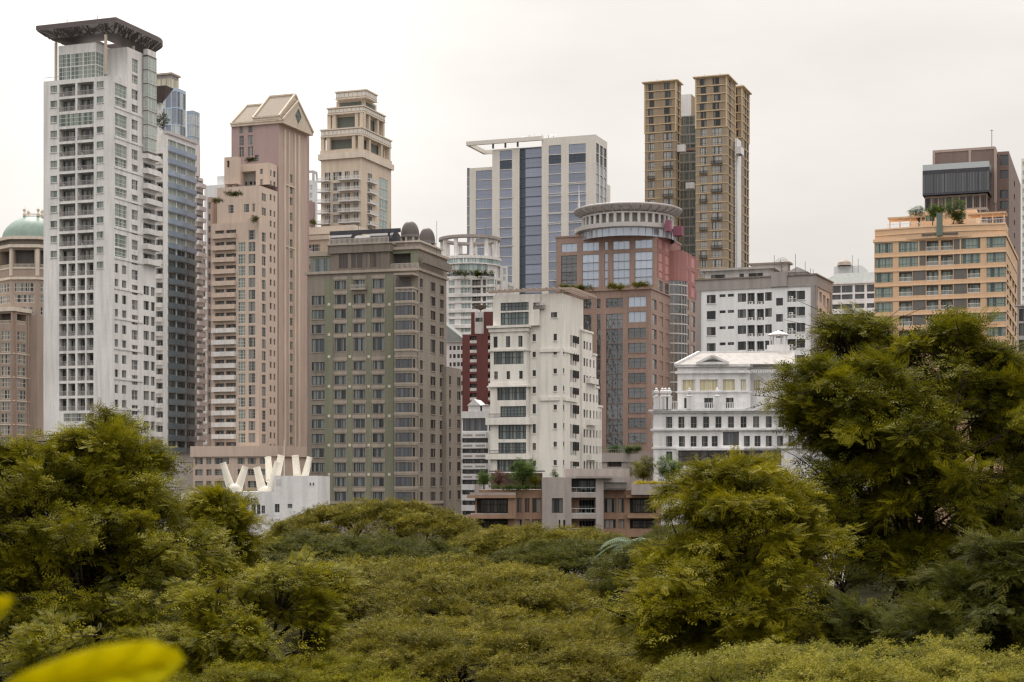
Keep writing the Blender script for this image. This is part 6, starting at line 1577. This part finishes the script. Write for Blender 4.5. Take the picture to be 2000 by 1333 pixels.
def bough_meshes(kind, mat):
    """a few leafy boughs shared by all trees of a kind: 'fan' = arching feathery branch end along +x, 'pad' = flat umbrella spray seen from above"""
    if (kind, mat) in BOUGHS: return BOUGHS[kind, mat]
    out = []
    for v in range(5):
        rng = np.random.default_rng(100 + v * 7 + len(BOUGHS)); tm = spray_template(7, .27, .085, 58) if kind == 'fan' else spray_template(2, .55, .42, 52)
        P, A, S = [], [], []
        if kind == 'fan':
            for b in range(13):                              # side twigs
                t = .1 + .9 * rng.random(); y = rng.uniform(-1, 1); tip = np.array((1.7 * t + .2, y * .95 * (1.15 - .5 * t), -.28 * t * t - .18 * abs(y) + rng.normal() * .14))
                root = np.array((1.7 * t * .45, 0, .12 - .1 * t))
                for f in range(12):
                    u = .25 + .85 * rng.random(); p = root + (tip - root) * u + rng.normal(size=3) * np.array((.10, .10, .06))
                    d = (tip - root) / np.linalg.norm(tip - root) + rng.normal(size=3) * np.array((.55, .55, .25)); d[2] += rng.uniform(-.25, .35); P.append(p); A.append(d); S.append(rng.uniform(.34, .6))
        else:
            for b in range(15):                              # rounded tufts crowded into a flat pad
                r_, a = math.sqrt((b + .5) / 15), b * 2.4 + rng.normal() * .25; rr = rng.uniform(.2, .34); c = np.array((r_ * math.cos(a), r_ * math.sin(a), .3 * math.sqrt(max(0, 1 - r_ * r_)) + rng.normal() * .13))
                for f in range(26):
                    d = rng.normal(size=3); d[2] = abs(d[2]) * .9 - .15; d /= np.linalg.norm(d); P.append(c + d * rr * np.array((1, 1, .8)) * rng.uniform(.55, 1.0)); A.append(d * np.array((1, 1, .5)) + rng.normal(size=3) * .4); S.append(rng.uniform(.13, .21))
        P, A, S = np.array(P), np.array(A), np.array(S); A /= np.linalg.norm(A, axis=1)[:, None]
        nr = rng.normal(size=A.shape) * .38; nr[:, 2] += 1; sd = np.cross(nr, A); sd /= np.linalg.norm(sd, axis=1)[:, None]; nr = np.cross(A, sd)
        M = np.stack((A, sd, nr), 1) * S[:, None, None]
        V = (np.einsum('lvi,nij->nlvj', tm, M) + P[:, None, None, :]).reshape(-1, 3)
        out.append(tris_to_mesh('bough', V, np.repeat(np.clip(.52 + .24 * rng.normal(size=len(P)), 0, 1), len(tm) * 3), [mat]))
    BOUGHS[kind, mat] = out
    return out
def hang_boughs(crown, kind, mat, spots, centre, rng, most=290, scale=1.0):
    ms = bough_meshes(kind, mat); w = parent_world(crown); spots = list(spots)
    if len(spots) > most:                                      # keep those nearest the outside of the crown towards the viewer
        spots = [spots[i] for i in sorted(rng.choice(len(spots), most, replace=False))]
    for q in spots:
        o = bpy.data.objects.new('bough', ms[rng.integers(len(ms))]); COL.objects.link(o); o.parent = crown
        s = scale * rng.uniform(.75, 1.25); o.scale = (s, s, s * rng.uniform(.8, 1.2))
        yaw = math.atan2(q[1] - centre[1], q[0] - centre[0]) + rng.normal() * .6
        k_ = .95 * s if kind == 'fan' else 0
        o.location = (q[0] - w[0] - k_ * math.cos(yaw), q[1] - w[1] - k_ * math.sin(yaw), q[2] - w[2])
        if kind == 'fan': o.rotation_euler = (rng.normal() * .3, rng.uniform(-.55, .35), yaw)
        else: o.rotation_euler = (rng.normal() * .16, rng.normal() * .16, rng.random() * 6.28)
def limbs(name, base, fork, clumps, parent, rng, r0, ngroups=7, twigs=True):
    mb = MB(); base, fork = np.array(base, float), np.array(fork, float)
    def curve(a, b, ra, rb, n=5, sag=.12, sides=6):
        L_ = np.linalg.norm(b - a); off = rng.normal(size=3) * L_ * .05; prev = a; pr = ra
        for k in range(1, n + 1):
            t = k / n; p = a + (b - a) * t + off * math.sin(math.pi * t) + np.array((0, 0, L_ * sag * math.sin(math.pi * t))); rr = ra + (rb - ra) * t
            mb.bar(prev, p, pr, 0, sides, rr); prev, pr = p, rr
    curve(base, fork, r0, r0 * .72, 4, 0, 8)
    cl = np.asarray(clumps)[:, :3]
    cen = cl[rng.choice(len(cl), min(ngroups, len(cl)), replace=False)]
    for _ in range(4):
        lab = np.argmin(((cl[:, None] - cen[None]) ** 2).sum(2), 1)
        cen = np.array([cl[lab == g].mean(0) if (lab == g).any() else cen[g] for g in range(len(cen))])
    for g in range(len(cen)):
        st = base + (fork - base) * rng.uniform(.72, 1.0); mid = st + (cen[g] - st) * .72; curve(st, mid, r0 * .34, r0 * .2, 6, .12)
        for p in cl[lab == g]:
            curve(mid, p, r0 * .2, r0 * .06, 4, .06, 4)
            if twigs:
                for _ in range(2): q = p + rng.normal(size=3) * np.array((1.0, 1.0, .5)); curve(p, q, r0 * .05, r0 * .015, 2, .0, 3)
    return mb.build(name, 'bark', parent, smooth=True)
def ellipsoid_clumps(rng, px, py, D, rx, ry, rd, n, rad, flat=.6, shell=.55, tufts=1, spread=1.5):
    """tuft centres inside an ellipsoid given by its centre pixel, pixel radii and depth radius in metres; n boughs, each a flat pad of tufts"""
    k = D / F; c = np.array((wx(px, D), D, zpx(py, D))); ext = np.array((rx * k, rd, ry * k)); out = []
    for _ in range(n):
        d = rng.normal(size=3); d /= np.linalg.norm(d)
        if d[1] > .3 and rng.random() < .5: d[1] = -d[1]
        t = shell + (1.0 - shell) * rng.random()
        out_ = rng.random() < .26
        if out_: t = rng.uniform(1.02, 1.3); d[2] = abs(d[2])
        p = c + d * ext * t
        out.append((p[0], p[1], p[2], rad * (.65 + .7 * rng.random()) * (.7 if out_ else 1), flat * (1.5 if out_ else 1)))
        for _ in range(tufts - 1):
            q = p + rng.normal(size=3) * np.array((.6, .6, .2)) * spread + d * np.array((1, 1, .3)) * spread * .35 * rng.random()
            out.append((q[0], q[1], q[2], rad * (.5 + .8 * rng.random()), flat))
    return out
def tree(name, label, D, basepx, forkpy, ells, per, size, tmpl, mat, seed, r0=.5, group=None, rad=.6, flat=.55, cat='tree', ngroups=8, tonevar=.55, shell=.35, tufts=4, spread=.8, up=.6, bs=1.0, nb=295):
    rng = np.random.default_rng(seed)
    x = wx(basepx, D); root = empty(name, (x, D, 0), label, cat, group)
    cl = []
    for e in ells: cl += ellipsoid_clumps(rng, e[0], e[1], e[2], max(16, e[3] - 32), max(14, e[4] - 16), e[5], int(e[6] * 2.7), rad, flat, shell, tufts, spread)
    limbs('trunk', (x, D, 0), (x + rng.normal() * .5, D + rng.normal() * .5, zpx(forkpy, D)), cl[::2], root, rng, r0, ngroups, True)
    cr = leaves('crown', cl, int(per * .8), size * .68, tmpl, mat, root, rng, up, tonevar)
    hang_boughs(cr, 'fan', mat, cl, (x, D), rng, nb, bs)
    return root
# big feathery tree at the right, its lower neighbour and the one at the right edge
tree('feathery_tree', 'tall olive green feathery tree rising at right before the orange building', 78, 1790, 1180,
     [(1640, 665, 80, 46, 44, 1.5, 4), (1696, 655, 80, 40, 36, 1.5, 3), (1764, 690, 79, 44, 46, 1.5, 3), (1852, 668, 79, 58, 62, 2, 7), (1915, 720, 79, 50, 50, 2, 4), (1975, 745, 79, 55, 70, 2, 6), (1592, 752, 77, 60, 46, 2, 5), (1562, 800, 76, 44, 50, 2, 4),
      (1700, 785, 79, 150, 85, 4, 15), (1820, 785, 78, 120, 80, 4, 11), (1625, 830, 76, 100, 90, 3.5, 11), (1960, 850, 79, 95, 110, 4, 11), (1760, 860, 76, 200, 110, 4.5, 20), (1650, 970, 74, 150, 80, 4, 12), (1850, 990, 76, 160, 100, 4.5, 14), (1960, 1040, 77, 90, 140, 4, 10), (1700, 1070, 75, 150, 60, 3, 6), (1800, 1110, 74, 110, 50, 3, 3)],
     46, .50, T_MID, 'leaf_olive', 5, .55, rad=.72, ngroups=14, bs=1.05)
tree('feathery_tree', 'golden green tree left of the tall feathery tree, below the classical house', 66, 1420, 1300,
     [(1385, 950, 67, 50, 36, 1.5, 5), (1435, 935, 66, 60, 40, 2, 5), (1425, 1005, 66, 120, 70, 3, 12), (1490, 960, 67, 60, 60, 2, 5), (1450, 1080, 66, 150, 90, 3.5, 16), (1365, 1165, 64, 140, 100, 3.5, 14), (1500, 1200, 62, 150, 90, 3, 10), (1560, 1080, 67, 90, 90, 3, 7), (1530, 1000, 68, 70, 60, 2, 4), (1270, 1230, 62, 80, 90, 3, 8)],
     42, .43, T_MID, 'leaf_gold', 6, .3, rad=.6, ngroups=10, bs=.85)
tree('dark_tree', 'dark green shaded tree low at the right edge under the tall feathery tree', 62, 1930, 1290,
     [(1900, 1190, 63, 130, 80, 3, 10), (1740, 1225, 62, 140, 60, 3, 7), (1990, 1150, 62, 70, 130, 3, 8)], 38, .44, T_MID, 'leaf_deep', 8, .3, rad=.6, ngroups=8, bs=.9)
tree('feathery_tree', 'large olive tree at left in front of the white tower', 86, 190, 1230,
     [(222, 845, 88, 44, 34, 1.5, 4), (170, 868, 87, 50, 34, 2, 4), (120, 890, 87, 60, 40, 2, 4), (285, 905, 87, 50, 40, 2, 4), (60, 900, 86, 60, 40, 2, 4), (8, 920, 86, 50, 40, 2, 3),
      (210, 925, 87, 110, 70, 4, 11), (110, 955, 86, 130, 70, 4.5, 11), (285, 970, 86, 85, 60, 4, 8), (25, 985, 85, 90, 75, 4, 8), (150, 1060, 84, 190, 100, 5, 17), (320, 1085, 84, 130, 95, 4.5, 11), (30, 1130, 82, 110, 120, 4, 11), (200, 1190, 80, 220, 80, 4, 11)],
     44, .52, T_MID, 'leaf_olive', 12, .5, rad=.74, ngroups=14, bs=1.05)
tree('feathery_tree', 'small olive tree beside the white building with forked ducts', 98, 440, 1250,
     [(420, 990, 98, 50, 36, 2, 5), (436, 1022, 98, 52, 45, 2.5, 6), (385, 1015, 98, 45, 40, 2, 4), (420, 1090, 97, 90, 65, 3, 10)], 40, .52, T_MID, 'leaf_gold', 13, .26, rad=.68, ngroups=6)
tree('branchy_tree', 'sparse branchy olive tree at lower left of the broad canopy', 74, 480, 1330,
     [(560, 1150, 76, 110, 65, 3, 8), (450, 1180, 75, 110, 75, 3, 7), (520, 1260, 72, 150, 75, 3, 8), (350, 1265, 72, 120, 75, 3, 7), (120, 1285, 72, 150, 60, 3, 7), (620, 1220, 75, 60, 70, 2.5, 4)], 18, .44, T_MID, 'leaf_olive', 14, .4, rad=.6, ngroups=12, shell=.6, bs=.8, nb=150)
# umbrella canopies of rain trees
def umbrella(label, px, D, ytop, rxs, depth, ybase, n, per, size, mat, seed, rad=.5, tmpl=None, wav=.6, tonevar=.35, back=.2, pads=200, ps=1.0):
    rng = np.random.default_rng(seed); k = D / F; x = wx(px, D); root = empty('rain_tree', (x, D, 0), label, 'tree', None)
    zt, zb = zpx(ytop, D) - rad * .4 - wav * .5, zpx(ybase, D); rx = rxs * k; cl = []
    while len(cl) < n:
        a, q = rng.random() * 2 * math.pi, rng.random() ** .5
        if math.sin(a) > .45 and rng.random() > back: continue
        px_, py_ = x + rx * q * math.cos(a), D + depth * q * math.sin(a)
        w = math.sin(px_ * .9 + seed) * math.cos(py_ * .8 + seed * .7) + .6 * math.sin(px_ * 2.1 + py_ * 1.3)
        z = zb + (zt - zb) * math.sqrt(max(0, 1 - q * q)) + rng.normal() * .22 + wav * .5 * w
        cl.append((px_, py_, z, rad * (.5 + .9 * rng.random()), .5))
    limbs('trunk', (x, D, 0), (x, D, zb * .55), cl[::8], root, rng, .45, 10, False)
    fl = [(a, b, c - .35, d, e) for a, b, c, d, e in cl]
    cr = leaves('crown', fl, int(per * .6), size, T_LOW if tmpl is None else tmpl, mat, root, rng, .9, tonevar)
    if pads: hang_boughs(cr, 'pad', mat, cl, (x, D), rng, pads, ps)
    return root
umbrella('domed rain tree canopy in front of the hotel block', 735, 205, 987, 215, 11, 1075, 700, 24, .52, 'leaf_rain', 21, .62, pads=240, ps=1.25)
umbrella('rain tree canopy below the brick apartments', 1055, 196, 1036, 190, 9, 1090, 480, 24, .52, 'leaf_rain', 22, .6, pads=200, ps=1.2)
umbrella('shaded rain tree canopy between the domed canopy and the broad one', 690, 165, 1052, 230, 9, 1112, 560, 24, .46, 'leaf_deep', 23, .55, pads=220, ps=1.1)
umbrella('low rain tree canopy beside the palm, below the apartments', 1150, 160, 1064, 200, 8, 1118, 460, 24, .46, 'leaf_deep', 24, .55, pads=200, ps=1.1)
umbrella('broad golden green rain tree canopy filling the bottom centre', 820, 122, 1100, 400, 15, 1225, 2000, 21, .40, 'leaf_rain', 25, .5, T_MID, .8, pads=295, ps=1.15)
umbrella('nearer rain tree canopy at the bottom edge in the centre', 960, 92, 1210, 420, 12, 1340, 1700, 21, .33, 'leaf_rain', 26, .42, T_MID, .7, pads=295, ps=.85)
umbrella('bottom edge tree canopy left of centre with yellow green shoots', 520, 70, 1296, 330, 6, 1390, 900, 21, .30, 'leaf_olive', 27, .36, T_MID, .5, pads=280, ps=.55)
umbrella('dark tree canopy behind the lower left trees', 330, 128, 1085, 330, 9, 1200, 600, 22, .44, 'leaf_deep', 28, .7)
umbrella('dark tree canopy behind the lower right trees', 1560, 120, 1000, 430, 9, 1220, 900, 22, .44, 'leaf_deep', 29, .7)
umbrella('shaded tree canopy low at far left behind the near leaves', 120, 100, 1150, 330, 8, 1300, 650, 22, .42, 'leaf_deep', 30, .6)
umbrella('grey green bushy canopy between the palm and the golden tree', 1330, 160, 1030, 90, 7, 1115, 420, 24, .46, 'leaf_deep', 61, .55)
umbrella('fresh green flat topped rain tree canopy at bottom right corner', 1720, 47, 1285, 470, 7, 1385, 2100, 21, .22, 'leaf_fresh', 9, .27, T_MID, .4, .4, pads=295, ps=.55)

# palm
def palm():
    D = 138; x = wx(1240, D); r = empty('palm_tree', (x, D, 0), 'pale green palm with arching fronds below the apartments', 'tree')
    zt = zpx(1062, D); mb = MB(); mb.bar((x, D, 0), (x, D, zt), .22, 0, 8, .16); mb.build('trunk', 'bark', r); rd = random.Random(4)
    for k in range(13):
        an = 2 * math.pi * k / 13 + rd.uniform(-.2, .2); el = rd.uniform(.3, 1.1); L_ = 3.4; d = np.array((math.cos(an), math.sin(an))); mb = MB(); prev = None; sd = np.array((-d[1], d[0]))
        for t in range(1, 19):
            s = t / 18; rr = L_ * s; z = zt + rr * math.sin(el) * .8 - 1.5 * s * s * 1.7; p = np.array((x + d[0] * rr * math.cos(el * .6), D + d[1] * rr * math.cos(el * .6), z))
            if prev is not None: mb.bar(prev, p, .03, 0, 3)
            w = .75 * math.sin(math.pi * min(1, s * .9 + .1)) + .15
            for sg in (-1, 1):
                q = p + np.array((sd[0] * sg * w + d[0] * .3, sd[1] * sg * w + d[1] * .3, -.3 * w)); m_ = (p + q) / 2; o = np.array((d[0] * .05, d[1] * .05, .02)); mb.face([tuple(p), tuple(m_ + o), tuple(q), tuple(m_ - o)])
            prev = p
        f = mb.build('frond', 'leaf_palm', r)
        at = f.data.attributes.new('tone', 'FLOAT', 'POINT'); at.data.foreach_set('value', [rd.random()] * len(f.data.vertices))
palm()

# ------------------------------------------------------------------ plants on roofs and terraces
def shrub(name, label, px, py, D, rx, ry, rd, n, per, size, mat, seed, base=None, cat='shrub', rad=.5, group=None, trunk=True):
    rng = np.random.default_rng(seed); k = D / F; x = wx(px, D); zb = zpx(py + ry, D) if base is None else base
    root = empty(name, (x, D, zb), label, cat, group)
    cl = ellipsoid_clumps(rng, px, py, D, rx, ry, rd, n, rad, .8, .4)
    if trunk: limbs('trunk', (x, D, zb), (x, D, zb + (zpx(py, D) - zb) * .6), cl, root, rng, .12, 5, False)
    leaves('crown', cl, per, size, T_LOW, mat, root, rng, .3, .35)
Zr = zpx(880 + 330 / 4.348, 250)
shrub('terrace_tree', 'round green tree on the terrace of the brick apartments', 1023, 926, 250 + 2, 25, 22, 2, 40, 90, .32, 'leaf_green', 31, Zr, 'tree', .6)
shrub('hedge', 'clipped green hedge at the left end of the apartment terrace', 945, 938, 250 + 1, 13, 12, 1.2, 26, 80, .24, 'leaf_green', 32, Zr, rad=.5)
shrub('purple_shrub', 'purplish shrub between hedge and round tree on the terrace', 974, 936, 250 + 1.5, 14, 12, 1.2, 18, 70, .26, 'leaf_purple', 33, Zr, rad=.5)
shrub('terrace_shrub', 'olive shrub right of the round terrace tree', 1046, 940, 250 + 1, 10, 10, 1, 14, 70, .24, 'leaf_olive', 34, Zr, rad=.45)
shrub('edge_planting', 'low green planting along the left terrace edge', 1005, 953, 250 - .6, 50, 3.5, .5, 46, 60, .2, 'leaf_green', 35, Zr, rad=.3, trunk=False)
shrub('small_shrub', 'thin pale shrub on the concrete roof below the cream block', 1085, 927, 250 + 0, 9, 7, .8, 8, 40, .25, 'leaf_green', 36, zpx(880 + 232 / 4.348, 250), rad=.4)
shrub('terrace_tree', 'light green tree on the right roof terrace beside darker tree', 1256, 920, 252, 24, 21, 2, 34, 85, .32, 'leaf_fresh', 37, Zr, 'tree', .6)
shrub('terrace_tree', 'round dark green tree on the right roof terrace', 1306, 920, 253, 23, 22, 2, 40, 90, .3, 'leaf_green', 38, Zr, 'tree', .6)
shrub('yellow_planting', 'yellow flowering strip along the right terrace planter', 1277, 944.5, 248.6, 44, 2.2, .5, 60, 40, .2, 'leaf_bright', 39, zpx(946, 248.6), rad=.25, trunk=False)
u, v, pz = GO
for i, (px, py, rx, lab) in enumerate(((1105, 563, 18, 'leftmost planter greenery on the granite office ledge'), (1140, 563, 22, 'second planter greenery from the left on the granite ledge'), (1205, 561, 22, 'third planter greenery on the granite ledge'), (1250, 557, 24, 'rightmost bushy planter greenery on the granite ledge'))):
    shrub('planter_shrub', lab, px, py, 426.5 + (1271 - px) * .042, rx, 4.5, .6, 22, 50, .42, 'leaf_olive', 40 + i, v.z1 + .3, rad=.6, group='ledge planters', trunk=False)
shrub('podium_shrub', 'green shrubs on the granite office podium terrace', 1215, 878, 373, 40, 6, 1.5, 40, 60, .4, 'leaf_green', 45, pz.z1, rad=.7, trunk=False)
ov, ozt = OB
for i, (px, py, rx, ry, mat, lab) in enumerate(((1822, 416, 22, 14, 'leaf_green', 'dense rooftop shrub left of the chute on orange building'), (1865, 413, 22, 18, 'leaf_green', 'leafy rooftop tree right of the chute on orange building'), (1795, 420, 16, 12, 'leaf_palm', 'wispy grey green shrub at the left of the roof garden'), (1870, 433, 9, 14, 'leaf_deep', 'trailing ivy hanging over the orange parapet'), (1760, 457, 6, 3, 'leaf_green', 'tuft of green on the left of the orange parapet'), (1916, 447, 4, 4, 'leaf_green', 'small tuft at the right of the orange parapet'))):
    shrub('roof_shrub', lab, px, py, 352 + (1964 - px) * .035, rx, ry, 1.4, max(8, int(rx * ry / 10)), 60, .38, mat, 50 + i, ozt if i < 3 else zpx(py + ry, 352), rad=.6 if rx > 8 else .3, trunk=i < 3)
shrub('sky_garden_palm', 'dark plant on a balcony of the glass tower beside white tower', 318, 240, 430, 9, 13, 1.2, 12, 50, .5, 'leaf_deep', 60, rad=.7)
for i, (px, py, D, rx, ry, lab) in enumerate(((490, 315, 446, 9, 4, 'dark shrub on the upper terrace of the pink tower'), (455, 379, 440, 16, 3, 'planting along the middle terrace of the pink tower'), (608, 437, 486, 10, 6, 'dark shrub on terrace between the pink tower and the hotel'), (425, 393, 442, 8, 2.5, 'small planting on the left terrace of pink tower'), (495, 428, 443, 8, 4, 'shrub on lower terrace of the pink tower'))):
    shrub('terrace_shrub', lab, px, py, D, rx, ry, 1, max(6, int(rx)), 50, .45, 'leaf_deep', 70 + i, rad=.6, trunk=False)
shrub('balcony_planting', 'row of shrubs on the curved terrace of the round top tower', 915, 535, 599, 40, 4, 1.5, 26, 50, .7, 'leaf_deep', 80, rad=.9, trunk=False)

# ------------------------------------------------------------------ out of focus yellow leaves close to the lens
def near_leaf(name, label, pts, D, thick, mat):
    cx_ = sum(p[0] for p in pts) / len(pts); cy_ = sum(p[1] for p in pts) / len(pts)
    k = D / F; root = empty(name, (wx(cx_, D), D, zpx(cy_, D)), label, 'leaf'); mb = MB(); n = len(pts)
    mid = [((pts[0][0] * (1 - t) + pts[n // 2][0] * t), (pts[0][1] * (1 - t) + pts[n // 2][1] * t)) for t in np.linspace(0, 1, n // 2 + 1)]
    P = lambda p, dy: (wx(p[0], D + dy), D + dy, zpx(p[1], D + dy))
    h = n // 2
    for k_ in range(h):
        mb.face([P(mid[k_], .02), P(mid[k_ + 1], .02), P(pts[k_ + 1], 0), P(pts[k_], 0)]); o = n
        mb.face([P(mid[k_], .02), P(mid[k_ + 1], .02), P(pts[(n - k_ - 1) % n], 0), P(pts[(n - k_) % n], 0)])
    o = mb.build('blade', mat, root, smooth=True); o.data.attributes.new('tone', 'FLOAT', 'POINT').data.foreach_set('value', [.6] * len(o.data.vertices))
    sol = o.modifiers.new('thickness', 'SOLIDIFY'); sol.thickness = thick
    mb = MB()
    for k_ in range(h): mb.bar(P(mid[k_], .018), P(mid[k_ + 1], .018), .0012 * (1 - .08 * k_), 0, 5)
    st = np.array(P(mid[0], .018)); mb.bar(st, st + np.array((-.05, .0, -.04)), .0014, 0, 5); mb.build('midrib', mat, root)
leafmat('leaf_yellow', rgb(206, 196, 6, sat=1), rgb(214, 204, 8, sat=1), .5)
near_leaf('yellow_leaf', 'large blurred yellow leaf close to the lens at bottom left', [(-40, 1375), (40, 1318), (120, 1285), (200, 1262), (290, 1252), (345, 1270), (362, 1290), (335, 1318), (300, 1345), (240, 1395), (140, 1440), (30, 1430)], 1.3, .0008, 'leaf_yellow')
near_leaf('yellow_leaf', 'small blurred brownish leaf tip at the left edge', [(-50, 1200), (-20, 1175), (5, 1165), (26, 1168), (18, 1185), (0, 1205), (-20, 1220), (-40, 1220)], 1.3, .0008, 'leaf_yellow')
